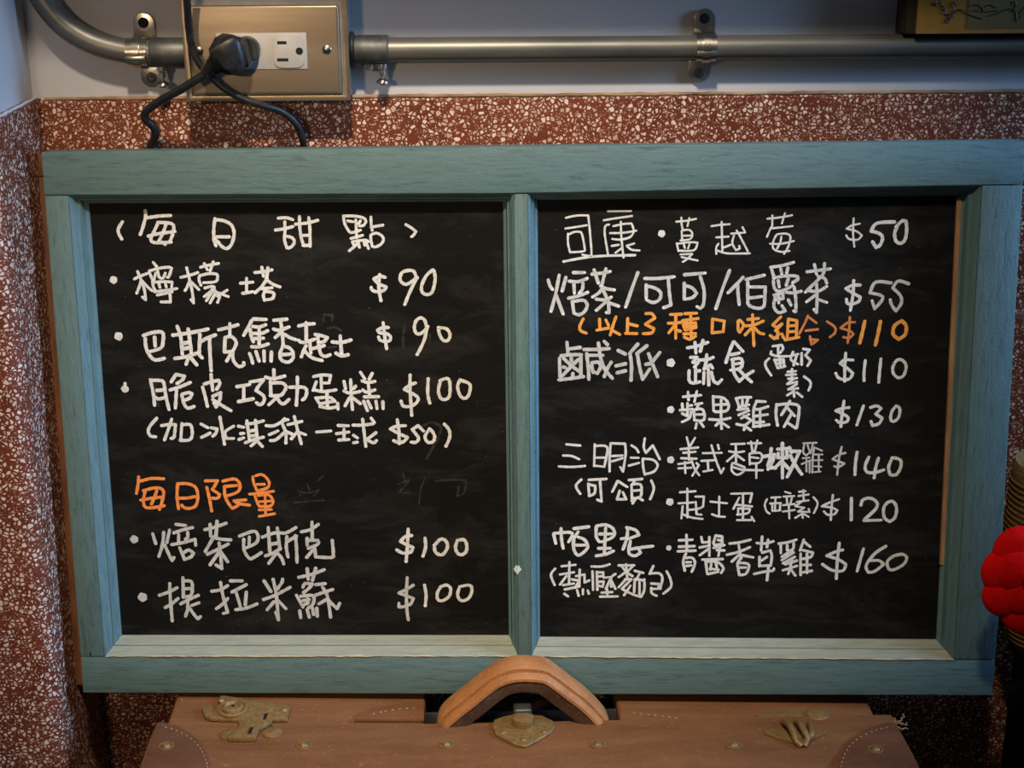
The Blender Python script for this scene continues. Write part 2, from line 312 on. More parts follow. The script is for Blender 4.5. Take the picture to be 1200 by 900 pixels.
# ------------------------------------------------------------------ handwriting, traced stroke by stroke
# line: "=label|ink"; block: "@x0,y0,scale,width"; glyph: "name|stroke;stroke"; "*x,y,r" is a round dot
TXT = """
=white chalk heading in brackets 每日甜點 at top of left pane|W
@130,240,8,32
(|108,160 72,220 72,265 102,322
每|322,55 325,110 300,210 275,280;340,122 450,105 560,100;440,165 520,168 575,180 590,215 575,290 550,350;435,185 400,260 375,320 395,350 470,355 565,350;350,293 450,270 600,250;515,185 490,260 450,340;510,370 480,350
日|975,130 965,220 965,320 985,385;990,140 1060,150 1130,190 1155,270 1130,370 1085,410 1040,390 1005,350 975,320;985,300 1110,300
@230,240,8,30
甜|770,125 850,122 905,140;742,237 820,225 905,205;830,160 832,240 828,330 850,400;850,295 900,310 920,350 890,395 850,405;930,182 1040,170 1140,145;968,110 970,200 985,310 1010,385;1055,120 1065,220 1068,390;985,288 1050,285;1000,380 1065,380
@360,240,8,27
點|340,105 350,170 380,230 415,260 500,238;340,105 440,105 520,120 550,150 530,190 490,200;380,150 430,160;455,140 460,220 465,310;500,150 480,180;410,315 470,300 520,285;425,345 540,330 575,345;425,350 440,385;395,430 450,385 480,345;480,350 490,400;530,340 540,380;550,340 575,410;598,115 600,180 610,240;600,210 650,200 710,190;595,290 600,340 610,390;600,280 650,265 700,290 715,330 690,370 640,395 612,388
)|925,185 975,215 1020,250 1000,280 978,300
=white chalk line 檸檬塔 $90 on left pane|W
@120,300,8,28
dot|*105,224,36
檸|300,215 350,190 420,165;330,145 365,230 395,320 405,410 375,385;360,240 345,290 322,350;375,235 420,285 465,325;478,60 510,100;440,140 530,115 620,105 650,115 625,190 610,200;440,150 465,210 480,235;500,160 485,220;520,145 535,200 570,205 590,160;470,240 480,290 495,320;480,245 590,240 655,245 650,290;530,255 540,295;590,255 600,290;490,335 600,320 700,305;515,365 590,350 655,335;635,360 640,430 550,430
檬|735,200 820,180 895,155;790,110 815,210 840,320 855,440 830,410;815,240 795,290 775,325;830,240 870,280 905,315;920,105 1000,85 1090,70;955,70 985,130;1040,55 1010,140;915,180 905,220 925,275;925,180 1000,165 1070,170 1080,200 1060,240 950,250;960,300 1020,285 1050,290 1000,345 955,380;1050,310 1000,380 975,420;1060,350 1010,440;1060,330 1100,370 1080,435;1080,375 1170,320;1090,345 1180,380
@210,300,8,31
塔|575,255 690,245;632,210 632,340;595,350 690,335;710,155 800,145 870,130;775,105 790,190;832,110 820,210;825,215 770,290 710,345;815,215 870,260 945,290;770,305 870,298;820,310 790,360 800,415;800,330 870,340 890,360 870,400 800,410
@400,300,8,32
$|410,200 360,190 305,215 350,260 420,290 400,320 340,335 290,320 280,295;360,175 352,250 355,330 372,420
9|700,195 680,145 630,135 570,155 550,210 570,250 610,265 660,240 705,205;712,200 660,300 620,390 595,455
0|860,130 800,180 755,270 755,330 790,360 840,350 865,300 880,210 870,140
=white chalk line 巴斯克焦香起士 $90 on left pane|W
@130,365,8,36
dot|*73,232,40
巴|305,225 380,200 460,190 490,210 490,270 470,340 370,375;410,240 415,325;322,255 330,340 370,420 420,455 500,440
斯|580,222 740,200 910,165;622,140 655,240 670,400;725,165 740,270 755,395;670,300 725,290;680,350 725,340;600,440 700,425 810,390;735,410 705,495;755,440 805,500;835,215 830,330 830,400 855,435;840,285 900,250 980,220;925,260 930,400 940,555
@250,365,8,34
克|50,172 140,150 230,125;155,115 155,220;110,250 105,380 185,375;110,245 170,235 215,290 190,360;165,395 125,465;180,370 190,460 240,515 285,500 285,480
焦|360,85 320,160 285,225;375,70 495,75;345,165 355,230 375,285;370,140 430,145 490,125;430,150 430,310;375,205 450,205 510,180;370,255 470,250;360,330 430,330 515,305;340,395 355,430 370,485;400,375 430,465;475,370 478,465;545,380 542,465
香|568,82 690,72;632,100 645,180 655,310;565,165 620,175 710,145;630,200 580,245;670,215 720,245 775,265;650,330 625,400 640,455 700,475 745,440 745,380 710,340 650,325;640,405 720,400
起|800,135 870,120 945,115;870,105 872,265;800,270 840,290 950,260;870,320 850,360 825,425;905,290 915,390;850,360 920,430 1020,460;920,350 1040,320;955,215 1010,225 1070,245 1040,280 990,290;980,240 990,330 1010,400 1050,420 1095,405
@330,365,8,36
士|475,285 560,290 650,268;550,230 562,400;510,390 560,415 625,405
@420,365,8,32
$|280,150 230,150 180,175 200,200 260,205 300,235 290,275 240,280 200,265 190,240;232,105 245,220 265,350
9|640,150 620,80 580,60 540,90 525,150 540,200 575,210 620,180 650,140;645,150 620,260 580,350 550,405
0|750,155 760,210 790,265 830,275 855,245 855,200 820,160 750,150
=white chalk line 脆皮巧克力蛋糕 $100 on left pane|W
@130,430,8,34
dot|*132,205,36;133,155 132,190
脆|370,120 395,230 410,360;380,125 480,130 500,170 515,270 545,400;430,220 500,215;415,285 450,300 510,285;610,70 565,140;610,70 690,85 670,120 620,155;555,215 650,185 745,145;615,220 610,300 605,385;670,255 730,240 760,250 740,290 680,315;665,260 685,340 720,385 780,370
皮|875,160 940,140 1010,125 1020,160 990,210;940,70 945,140 955,220;860,190 885,280 905,370;955,275 1030,240 1020,310 985,375 965,340;955,305 1040,360 1125,410
@260,430,8,34
巧|140,185 260,165;205,190 205,310;155,325 295,298;265,140 390,120 345,180 320,220 390,270 395,320 360,355 325,335
克|410,95 480,110 590,85;487,25 490,115;455,140 460,260;470,150 560,150 600,180 590,220 550,265 455,270;520,280 440,355;520,290 545,330 580,345 630,305
力|635,190 760,190 795,220 785,280 755,310;708,95 708,200 698,360
@360,430,8,32
蛋|60,90 140,75 220,80 210,130;85,140 55,220;130,95 135,220;145,150 205,150;70,215 150,230 270,215;185,240 190,370;80,290 120,350;100,290 210,285 260,320 120,345;120,370 200,385 270,375;285,340 290,395
糕|345,135 360,205;408,120 412,250 425,400;455,180 430,205;345,225 400,245 495,230;395,290 355,365;430,290 500,345;500,50 540,110;610,60 580,115;515,130 570,145 635,135;572,150 585,260;520,215 560,235 635,215;535,280 670,278;530,320 565,410;570,320 600,385;645,320 655,390;710,325 712,390
@420,430,8,32
$|535,150 480,170 430,210 500,245 560,290 540,340 480,370 420,365 400,320;485,75 485,220 500,455
1|655,110 650,250 670,340
0|770,130 750,220 770,290 810,305 850,280 860,200 850,120 810,110 765,130
0|955,120 930,180 950,260 990,295 1030,270 1050,190 1030,150 960,125
=white chalk line in brackets 加冰淇淋一球 $50 on left pane|W
@160,475,8,32
(|190,120 130,190 110,240 130,285 180,295
加|235,190 300,180 365,180 360,240 350,300 325,310;330,130 300,220 262,325;425,170 415,330;430,180 500,180 520,220 520,290 490,325 410,328
冰|605,175 670,210;610,300 690,260;700,210 755,220 745,260 715,290;782,110 805,240 825,365;910,195 830,250 845,310 910,310
淇|955,195 1005,205;975,265 1005,262;960,320 1005,305;1030,175 1110,165 1190,145;1035,145 1060,330;1115,140 1130,300;1070,240 1120,230;1080,285 1130,280;1020,350 1100,320 1190,298;1130,330 1075,380;1130,330 1180,385
@280,475,8,32
淋|255,190 330,190 430,140 460,135;430,125 405,160 440,260 440,355;285,275 365,240;295,330 350,320 440,240;440,245 500,270;460,180 590,150;520,105 550,230 585,360;545,250 490,315;560,250 625,275
一|730,250 860,240
球|930,188 1025,192;985,225 985,320;915,265 1030,250;935,325 1030,320;1070,185 1160,185 1260,172;1240,120 1270,160;1160,130 1175,260 1190,385;1075,280 1110,305;1075,350 1110,345;1285,255 1200,320 1260,350 1290,330
@400,475,8,32
$|600,190 520,195 460,220 540,265 620,300 590,335 540,350 490,330;525,135 540,250 542,360
5|770,240 720,190 665,225 700,270 725,310 700,345 655,345
0|825,225 785,290 810,345 860,340 875,290 850,240 825,220
)|965,175 1010,230 1015,300 980,385
=orange chalk heading 每日限量 on left pane|O
@140,545,8,32
每|180,110 175,180 160,265;195,150 300,125 415,128;225,240 320,215 390,220 415,260 400,340 375,415;240,250 225,330 240,390 300,400 420,380;200,328 300,310 400,300;350,240 330,300 300,365
日|545,175 540,300 555,410;545,175 640,175 715,210 735,300 715,380 660,405 610,400 585,375;565,310 640,308 705,295
限|805,148 920,145 890,200 870,230 940,275 920,310 870,310;820,210 845,320 865,430;970,150 1080,130 1130,180 1110,250 1000,290;985,200 1100,190;985,200 990,290 1030,370 1060,405 1110,380;1185,325 1075,335 1120,360 1220,375
@240,545,8,28
量|450,110 460,170 490,240;475,100 540,90 600,150 590,210 500,240;485,180 560,180;420,272 520,262 645,245;470,290 500,370;500,285 600,280 640,340 610,385 510,385;490,345 630,335;565,280 570,460;510,420 625,415;510,480 655,455
=greyish chalk line 焙茶巴斯克 $100 on left pane|G
@140,605,8,34
dot|*138,215,40
焙|312,165 340,255;470,130 445,245;415,150 405,260 370,375;425,270 470,370 495,415 510,385;530,75 620,85;510,155 600,125 685,105;555,170 555,240;640,150 640,195 620,215;490,265 600,245 710,215 715,270;565,295 610,400;605,340 650,315 695,345 670,380 610,405
茶|800,125 900,100 1000,65;850,75 855,185;915,45 905,185;885,190 845,260 805,330;885,200 960,215 1045,220;935,250 950,380 960,490 905,455;825,355 920,310 1020,260;930,340 850,455;955,340 1015,425
@260,605,8,34
巴|165,185 300,140 340,190 320,250 230,295;258,195 255,260;205,215 210,320 260,395 300,385 370,340
斯|380,195 500,155 600,155 695,105;435,105 450,330;520,110 545,310;460,260 535,250;410,370 480,345 550,300;500,360 440,440;520,345 560,390 580,445;610,190 605,290 620,380;615,235 700,185;690,180 700,300 705,430
克|745,145 830,125 905,75;845,55 848,215;800,205 800,270;810,225 900,225 900,260 810,300;850,320 795,385;870,300 880,380 1030,385 1045,350 1035,225
@430,605,8,34
+$|420,180 360,190 315,235 370,265 430,290 410,335 340,345 280,315;387,120 380,280 367,425
+1|545,205 550,290 525,375
+0|640,265 690,215 740,230 755,290 720,350 680,360 640,330 632,270
+0|850,225 830,290 850,345 890,360 930,330 935,270 910,220 850,225
=greyish chalk line 提拉米蘇 $100 at foot of left pane|G
@150,665,8,34
dot|*137,278,46
提|295,260 380,230 460,190;392,150 395,260 415,500;350,375 410,340 470,290;515,95 520,280;525,125 590,130 605,180 590,260 530,275;530,200 590,195;495,340 570,300 660,260;560,320 560,390 540,455;600,355 665,330;570,370 620,440 655,480 680,460
拉|785,222 860,210 935,170;868,140 890,260 935,420 895,430;830,385 890,340 935,290;960,125 1070,125;975,230 1110,160;1015,235 1055,370;1110,230 1100,350;1010,395 1110,380 1210,340
@280,665,8,34
米|235,125 300,225;320,110 350,250 370,490 345,420;410,110 400,145 360,200;230,300 350,255 480,185;330,320 265,395;370,310 440,385
蘇|560,92 680,65 800,20;640,10 650,110;720,5 690,120;600,185 620,150 690,155 650,200 605,235;540,260 600,370;580,270 680,260 705,290 690,350 650,380;600,310 660,300;645,290 640,340;610,350 650,330;570,405 580,470;640,395 660,465;690,380 700,440;730,380 735,455;720,160 810,150;785,185 830,270 860,465;715,260 800,230 880,205;820,300 750,340;830,295 920,385 945,335
@430,665,8,32
$|435,165 380,200 300,240 370,265 435,290 410,340 350,365 300,370 300,335;378,95 370,260 375,400 388,490
+1|540,165 555,260 547,360
+0|690,185 660,240 665,300 710,310 770,270 785,200 750,165 690,180
+0|870,180 850,250 870,300 910,310 960,280 985,210 960,165 870,180
=white thin chalk line 司康 with underline then 蔓越莓 $50 on right pane|W
@650,240,8,20
司|105,122 210,100 315,100 330,250 345,460 320,478 260,468;100,222 200,208 300,192;125,270 125,360 145,445 270,435 280,400 260,290 240,255 180,255 130,280
underline|80,530 300,490 500,475 755,470;82,534 300,494 500,479 755,474
康|500,60 715,58;460,145 580,125 725,105;510,185 475,200 470,280 500,465;550,200 640,180 720,175 740,240 710,300 620,325 540,320;520,265 640,262 765,243;620,160 625,300 645,495;535,385 600,375;635,400 570,450;745,362 675,385 720,420 795,428
dot|*1003,270,33
@780,240,8,19
蔓|100,158 190,150 285,132;148,120 150,180 160,230;222,125 205,200;150,245 155,320;155,240 220,235 250,270 230,320 140,335;165,290 235,288;105,360 120,435;110,365 220,350 300,355 265,425 130,430;170,370 180,405;225,365 210,410;140,465 250,460 200,510 160,535;150,490 220,505 300,522
越|430,200 510,188 600,182;525,160 532,430;475,305 590,298;495,365 475,400 475,460;545,400 610,375;490,430 580,455 790,455;615,270 745,260;720,210 740,245;665,240 700,300 770,435;640,290 625,360 660,425 695,410 690,385
莓|955,130 1070,118 1185,98;1000,100 1000,190;1118,80 1090,175;1000,195 975,240 950,300;1000,220 1190,200;1040,280 1010,340 1010,410 1080,440 1160,432;1050,275 1130,270 1170,300 1150,390 1110,460;980,365 1080,365 1200,340;1085,300 1075,350 1045,410
@880,240,6,14
$|765,133 710,145 672,168 740,185 780,215 750,245 690,240 670,215;722,95 718,200 727,295
@880,240,6,24
5|1010,120 885,130 845,185 900,200 925,230 910,280 880,300 855,260
0|1030,150 1010,200 1020,255 1055,270 1085,240 1095,170 1090,115 1060,115 1020,155
=white chalk line 焙茶/可可/伯爵茶 $55 on right pane|M
@635,305,8,32
焙|60,185 75,235 100,275;225,160 190,290;162,140 130,310 85,480;135,330 200,505;295,115 400,115;255,195 340,200 425,170;300,220 305,310;385,215 380,270 350,310;250,355 340,335 430,300;285,385 300,490;300,385 390,375 425,420 400,480 350,510 300,495
茶|470,130 560,120 640,105;490,90 530,215;600,80 575,180 560,240;550,240 600,265 680,278;570,250 540,300 475,345;580,290 620,390 630,490 605,490;510,365 600,370 650,345;600,390 510,470;620,395 720,430
/|900,115 850,250 785,440
@745,305,8,32
可|85,170 200,170 360,155;98,230 98,350;105,240 190,265 235,310 220,370 160,395 100,370;305,180 315,300 330,420 260,445
可|455,135 650,120;455,215 455,365;460,235 530,260 570,310 530,350 460,365;605,155 640,280 635,410 605,450 575,435
/|880,95 820,250 750,455
伯|1005,160 940,230 865,305;955,225 960,320 970,415;1035,180 1120,160 1205,140;1050,205 1050,350 1060,420 1140,450 1200,430 1210,340 1215,250 1070,250;1050,355 1180,340
@855,305,8,30
爵|385,65 490,50 600,20;395,90 420,170;480,80 490,130;545,70 535,120;410,165 530,145 630,150 640,180 590,210;410,190 420,260 460,290 530,270 590,235;455,190 465,250;550,170 530,235;415,325 500,305 500,360 430,370;430,330 415,400 420,450 460,490 520,475 490,425;460,340 460,400;530,300 600,305 670,290;605,250 620,370 620,480 600,475;550,370 575,420
茶|725,108 830,95 945,80;795,40 815,130;890,30 880,120 840,170 780,230 710,300;830,150 890,170 910,215;740,285 830,290 910,245;815,220 820,350 815,490 790,460;800,330 720,390;840,370 910,395
@970,305,8,30
+$|305,232 230,235 170,265 240,310 305,345 290,385 230,410 185,405 175,365;243,190 235,330 212,470
5|595,212 450,205 395,305 500,330 510,370 440,455 415,380
5|760,220 660,195 610,260 680,330 690,400 640,475 600,420 585,370
=orange chalk line in brackets 以上3種口味組合 $110 on right pane|Y
@670,360,8,29
(|108,110 75,180 85,220 135,242
以|260,110 265,210;235,215 345,195;320,120 345,170;415,90 390,160 360,260;375,215 450,255
上|525,105 520,240;530,155 615,175;505,245 610,247
3|695,60 750,60 780,100 690,160 770,200 750,240 670,248
種|925,68 1030,65;905,150 1000,145 1080,125;975,80 975,290;965,170 910,240;985,215 1020,225;1060,60 1170,55;1040,125 1110,115 1185,105;1045,160 1060,210;1055,155 1160,145 1165,190 1070,215;1060,185 1160,175;1115,60 1120,280;1050,250 1160,245;1055,280 1110,300 1160,270
@790,355,8,29
口|360,155 355,280 460,270 470,170 360,150
味|600,170 600,250 615,275 650,210 620,165 600,170;690,155 790,145;665,215 750,205 835,170;735,110 740,250 748,400;720,240 665,300;755,235 800,280 840,290
組|1000,130 925,205 960,225 1010,195;1010,200 950,260;970,265 970,330;900,305 940,335 985,290;1010,290 1025,325;1070,150 1060,330;1070,150 1150,165 1145,315;1080,215 1140,210;1080,270 1140,265;1040,345 1170,320
@880,355,6,18
~合|400,90 380,140 340,215;400,95 460,140;385,195 470,185;415,235 425,290;415,255 470,260 430,290
~)|535,130 590,170 590,210 555,240
~$|730,135 680,140 630,175 700,200 720,220 690,245 650,240;695,100 690,190 680,280
@880,355,6,26
1|800,130 785,200 765,280
1|910,130 895,210 875,295
0|1060,125 1010,160 1000,220 1040,255 1085,220 1090,160 1060,125
=white chalk line 鹹派 蔬食 (蛋奶素) $110 on right pane|W
@640,395,8,34
~鹹|195,50 205,150;220,110 320,97;140,175 230,165 330,165;125,200 130,370;325,170 325,370;165,200 240,270 310,320;300,210 230,280 150,365;235,185 238,225;250,340 250,370;160,280 180,285;120,400 230,388 350,370;355,115 470,115 590,108;380,155 395,280 400,395;395,170 530,170;490,55 510,190 550,300 620,385;610,235 570,300 545,370;430,240 490,235 510,280 480,340 435,320;425,260 440,330;545,40 575,70
~派|675,125 745,160;655,270 745,250;665,335 745,315;860,65 785,150;785,155 800,260 795,405;945,80 850,155;855,160 880,300 905,395 970,300;960,155 1000,260 1045,370;1065,145 1000,225;935,255 990,245
@770,395,8,32
dot|*128,240,40
蔬|285,100 370,85 475,50;355,50 365,150;430,30 405,135;315,190 375,190 335,235 385,240 350,280;360,290 360,420;365,320 400,315;300,315 300,400 330,430 400,420;390,215 470,210 525,190;465,165 460,230 440,300;440,300 500,260 520,290;440,330 435,435;480,300 485,450;510,330 530,410 570,435 605,400
食|715,45 680,130 645,240;725,45 805,135;695,165 770,150;710,210 720,330 770,415 820,370 900,320;700,210 780,200 800,240 780,290 690,310;715,255 780,245;770,310 830,370 885,420
@870,395,8,25
(|250,200 215,240 225,290 270,360
蛋|285,85 370,75 380,110 350,150;335,90 335,180;270,135 265,160 330,180 415,180;350,190 355,270;300,210 330,290 400,275;310,215 385,210 390,270;320,250 385,240
奶|435,180 520,160;475,140 455,210 520,255;510,165 480,265;555,150 555,260;570,110 630,120 590,170;590,170 640,220 610,270
素|465,300 465,400;425,325 500,320;410,355 500,350;430,390 510,385;480,390 420,440 510,420;510,440 430,490 520,480;420,545 470,515;480,500 485,560;510,520 560,560
)|578,370 630,410 640,450 620,500
@940,400,8,29
$|475,175 400,175 355,205 420,250 475,300 450,345 400,360 340,340 315,300;408,110 400,250 398,375
1|592,180 580,290 580,370
1|738,165 725,290 718,385
0|860,210 900,170 950,185 975,240 950,320 900,340 855,300 850,240 870,200
=white chalk line 蘋果雞肉 $130 on right pane|W
@770,450,8,27
dot|*128,240,34
蘋|245,120 330,110 410,105;290,75 295,150;372,70 350,165;235,185 240,240;215,245 330,235;285,180 285,290;290,205 325,200;235,275 285,300;320,260 300,320 235,355;360,190 420,180;390,185 370,240;350,240 420,235 445,290 430,340 360,340;345,250 350,340;360,285 430,285;370,370 360,415;400,350 435,400
果|525,115 530,250;530,120 620,130 670,190 650,250 540,260;540,195 650,190;600,150 600,330 605,420;490,330 590,335 685,320;590,350 550,390;620,370 670,405
雞|740,135 800,125 880,125;745,140 770,215;800,150 800,190;850,140 830,210;765,215 860,195;755,240 850,230;765,290 860,250;790,320 860,285;815,300 870,330;745,375 820,385 880,340;820,390 880,435;820,400 815,430;935,160 905,240 905,400;930,160 1015,165;905,235 960,235 1040,210;965,240 965,400;920,300 1035,285;925,360 1000,355;900,400 1050,380
@850,450,8,29
肉|480,190 475,290 490,390;490,195 590,185 680,200 690,260 670,400 655,415;605,160 570,220 525,290;570,210 650,300;625,270 550,400;580,360 660,415
@940,455,8,29
$|440,180 370,190 315,210 390,245 430,275 420,310 360,325 320,300;392,120 375,240 362,360
1|575,165 545,250 512,345
3|640,180 700,165 740,190 690,240 750,280 720,330 660,350 645,310
0|880,165 840,220 830,290 860,310 905,270 915,190 880,165
=white chalk line 三明治 義式香草嫩雞 $140 on right pane|W
@640,510,8,24
三|190,85 320,97;160,190 240,195 310,225;120,292 240,297 365,288
明|455,85 450,290;460,100 550,100 575,140 545,295 450,285;470,210 545,210;605,75 595,200 595,340;610,75 740,80 745,180 720,340 695,300;610,195 715,190;615,245 715,215
治|800,95 845,125 865,160;795,210 865,212;775,285 870,260;925,30 915,110 935,165 1000,95 1065,225;905,220 910,300 925,370;905,220 1000,230 1045,280 1010,340 925,365
@770,510,8,22
dot|*128,230,34
義|278,20 300,100;355,25 310,100;220,130 385,115;245,165 360,155;225,215 370,220;295,110 300,230;200,270 310,255;200,310 320,305;260,250 265,355;325,240 350,310 395,375;370,260 390,280 330,380
式|430,168 605,165;510,95 550,230 600,355 625,310;570,90 580,130;415,240 530,235;475,245 480,330;435,340 520,325
香|695,83 820,80;738,100 740,250;675,150 740,160 815,152;730,180 655,245;745,185 815,235;705,260 700,330 750,370 810,340 820,300 720,260;715,300 800,325
草|850,75 975,75;880,60 895,155;940,50 915,155;865,180 870,275;870,170 960,165 985,200 960,255 880,265;880,205 950,215;930,270 930,400;820,325 990,328
@850,510,8,34
嫩|430,125 420,210 400,290 430,310;360,200 460,180;460,180 440,250 400,320;440,300 470,310;490,130 580,125;535,75 535,400;495,170 490,210 580,210 575,150;520,250 460,310;545,260 590,310;600,115 620,160;610,150 700,150;690,160 650,250 580,390;610,190 650,270 715,365
@850,510,8,18
~雞|730,75 855,70;740,85 730,160 760,190;770,90 790,150;820,80 800,170;760,190 830,120;725,215 790,210;715,270 800,235;760,230 760,340;790,250 790,350;835,110 820,200 815,350;850,120 905,145;830,180 910,180;875,180 875,340;830,235 910,232;830,290 900,295;835,345 890,340
@940,510,8,22
~$|405,165 340,185 285,225 395,265 340,300 300,290;370,110 345,220 328,370
@940,510,8,31
1|515,160 500,260 495,370
4|625,205 590,290 610,345 680,350 765,325;715,215 690,300 675,400
0|845,210 810,300 825,370 880,370 920,310 925,240 880,215 840,215
=white chalk line in brackets 可頌 under the sandwich line on right pane|W
@640,545,8,26
(|330,135 285,180 285,215 320,270
可|400,138 565,130;395,175 405,290;400,180 460,195 455,260 410,290;505,150 520,340 480,325
頌|670,150 620,250;675,150 760,205;690,240 665,320 750,320;720,255 745,310;775,140 900,130;830,145 810,180;800,185 805,340;805,180 880,180 895,230 880,300 810,310;815,240 880,235;860,300 905,330;840,310 810,360
)|985,145 1010,220 975,320
=thin white chalk line 起士蛋 (五辛素) $120 on right pane|W
@640,545,8,24
dot|*1160,345,36
@770,560,8,22
起|215,135 360,125;283,100 285,370;200,238 340,230;240,265 228,380;240,340 320,370 425,385;290,300 380,290 430,270;360,175 440,175 430,270;362,225 370,340 415,345
士|500,222 655,238;583,175 580,355;515,340 570,360 635,365
蛋|695,148 890,145 870,230;805,150 805,380;770,185 715,290;740,250 890,268;760,290 760,340;760,285 870,290 850,330 750,345;750,395 880,395;885,365 910,405
@850,565,8,20
(|390,160 370,210 385,270 415,295
五|430,145 515,140;420,200 520,195;470,150 465,270;440,270 515,265;440,210 440,265;515,200 510,265
辛|560,90 610,105;545,135 645,130;575,140 580,200;625,140 610,200;540,215 650,205;595,210 600,340;540,275 650,260
素|690,90 750,85;685,130 780,115;730,75 735,175;670,185 780,170;720,180 655,225 740,240 690,270;780,250 790,280;680,275 790,280;720,280 725,335;710,300 655,335;740,300 780,325
)|825,140 865,200 830,290
@940,565,8,23
$|345,160 260,190 185,225 280,240 330,265 300,300 240,305 205,275;288,120 275,240 268,355
@940,565,8,31
1|462,150 460,355
2|550,215 570,165 640,150 700,190 690,250 590,345 580,360 740,355
0|800,190 765,240 770,330 820,370 870,330 885,240 850,180 800,190
=white chalk line 帕里尼 青醬香草雞 $160 on right pane|W
@635,605,8,32
帕|110,165 130,255;115,160 260,150 285,180 250,240;180,115 185,220 200,300;300,115 440,98;340,145 305,200;305,190 295,280 320,350 360,360 430,290 400,220 340,195;300,270 400,270
里|510,95 510,190 540,240;515,90 600,80 670,120 670,190 560,240;540,165 655,165;598,110 585,350;530,300 640,300;510,370 600,355 670,325
尼|795,105 880,130 910,175 800,215;805,115 795,210 760,310;745,210 790,205;830,235 815,340 870,370 925,340 910,310;820,310 940,290 1040,280
@770,615,8,27
dot|*110,216,26
青|205,145 330,140;275,95 280,240;205,205 350,200;195,248 360,242;270,270 245,340 260,430;270,310 330,310 355,360 325,440;275,350 315,350;275,385 320,380
醬|415,115 425,165;490,115 490,290;400,212 490,195;490,220 400,285;425,165 490,160;550,100 530,170 550,200;550,100 610,110 610,180 540,190;570,140 600,150;530,215 630,190;560,235 630,240;590,200 575,290;425,325 615,320;455,335 470,460;470,345 560,345 620,400 600,450;510,350 500,420;550,350 560,400;495,410 575,420;475,460 570,440
香|680,175 770,165 875,140;765,190 785,310;655,280 760,255 870,210;780,270 700,345;800,285 900,305;790,310 755,360 770,465;770,355 850,365 860,400 830,460 770,470;780,400 830,400
草|935,170 1010,175 1090,155;985,110 975,240;1040,140 1030,210;960,300 960,390;985,260 1060,240 1075,290 1065,380 970,385;1030,300 980,335;910,460 1000,440 1080,430 1095,410;1045,390 1030,520
@860,615,8,27
雞|420,175 500,165 585,140;440,190 440,265;500,190 500,240;560,170 550,230 450,300;510,240 560,260 450,330;570,300 460,360;590,335 480,370;460,425 590,385;545,330 510,460;530,410 575,475;655,140 620,240;660,160 715,205;625,270 625,470;640,235 740,260 720,300 640,320;685,270 685,450;640,375 720,375;640,445 730,430
@950,625,8,30
$|300,155 240,170 150,210 260,245 330,290 300,350 200,345 110,290;268,90 250,250 240,425
1|495,145 470,230 435,355
6|705,120 600,190 520,300 540,365 600,355 685,290 640,255 560,255
0|780,210 720,260 730,330 780,340 870,290 900,230 860,195 780,210
=white chalk line in brackets 熱壓麵包 at foot of right pane|W
@635,650,8,25
(|125,130 85,190 120,285
熱|185,108 315,95;258,70 255,270;170,185 300,165;230,200 170,280;200,285 300,270;215,325 340,300;280,230 330,240;355,140 350,300;320,200 400,185 400,260 445,240;345,250 310,310;210,365 245,390;330,330 345,385;385,325 385,370;430,335 440,365
壓|465,110 560,110 635,90;475,155 480,330;515,160 520,330;530,165 575,165 575,200 520,205;530,255 580,250 570,300 530,290;580,215 640,210;690,180 650,215 650,300;650,240 690,320;640,230 600,320;610,320 615,390;560,355 660,350;545,392 710,390
麵|720,100 865,100;750,110 790,160 720,210;790,90 800,210;850,110 800,160;800,170 850,200;800,215 720,305;780,230 840,230 760,310;750,320 850,370 930,395 960,330 960,230;830,290 770,380;870,150 950,170;920,170 880,240;870,230 865,350;880,225 950,240;915,250 915,370
包|1045,105 1010,180;1020,175 1100,175 1130,220 1110,320;1025,270 1100,275 1090,320 1030,320;1025,310 1030,360 1075,385
)|1170,155 1205,230 1210,300 1140,365
=faint erased chalk marks under the orange heading on left pane|S
@300,540,4,9
mark|180,195 250,190 320,185;240,110 250,135;290,95 315,70;270,165 295,135;200,145 240,150 290,140
mark|790,85 770,140 765,200;840,95 900,90 985,90 975,150 945,165 950,120;690,60 695,90;665,110 720,90 670,150 720,150
@420,365,8,26
mark|435,130 420,230 422,330;670,220 665,290
@330,365,8,26
mark|390,90 400,30 480,35 470,85;430,160 500,150 560,180;440,340 510,330
@150,430,8,24
mark|230,90 260,230 290,370
@400,475,8,26
mark|770,190 850,160 930,200 920,280 870,370 800,500
"""
# ------------------------------------------------------------------ places measured in the photograph
BC = Vector((.045074, 1.052586, CAMZ-.397359)); LEAN, BYAW, BIR = radians(6.6587), radians(-3.654), radians(.70194)
BH = .428688; BW = .72
_X = Vector((cos(BYAW), sin(BYAW), 0)); _N = Vector((-sin(BYAW), cos(BYAW), 0)); _U = Vector((0, 0, 1))*cos(LEAN)+_N*sin(LEAN)
BX = _X*cos(BIR)+_U*sin(BIR); BU = -_X*sin(BIR)+_U*cos(BIR); BN = BX.cross(BU)      # BN points out of the board, towards the viewer
if BN.y > 0: BN = -BN
def onb(px, py, depth=0.0): return at(px, py, BC-BN*depth, BN)
YW = 1.150                                   # terrazzo face; painted wall 4 mm behind it
ZT = (atY(45, 118, YW).z + atY(1200, 103, YW).z)/2
XC = (atY(47, 118, YW).x + atY(127, 900, YW).x)/2      # corner with the left pillar
ZS = BC.z - BH/2*BU.z - .0085                # top of the suitcase: the board's foot rests on it

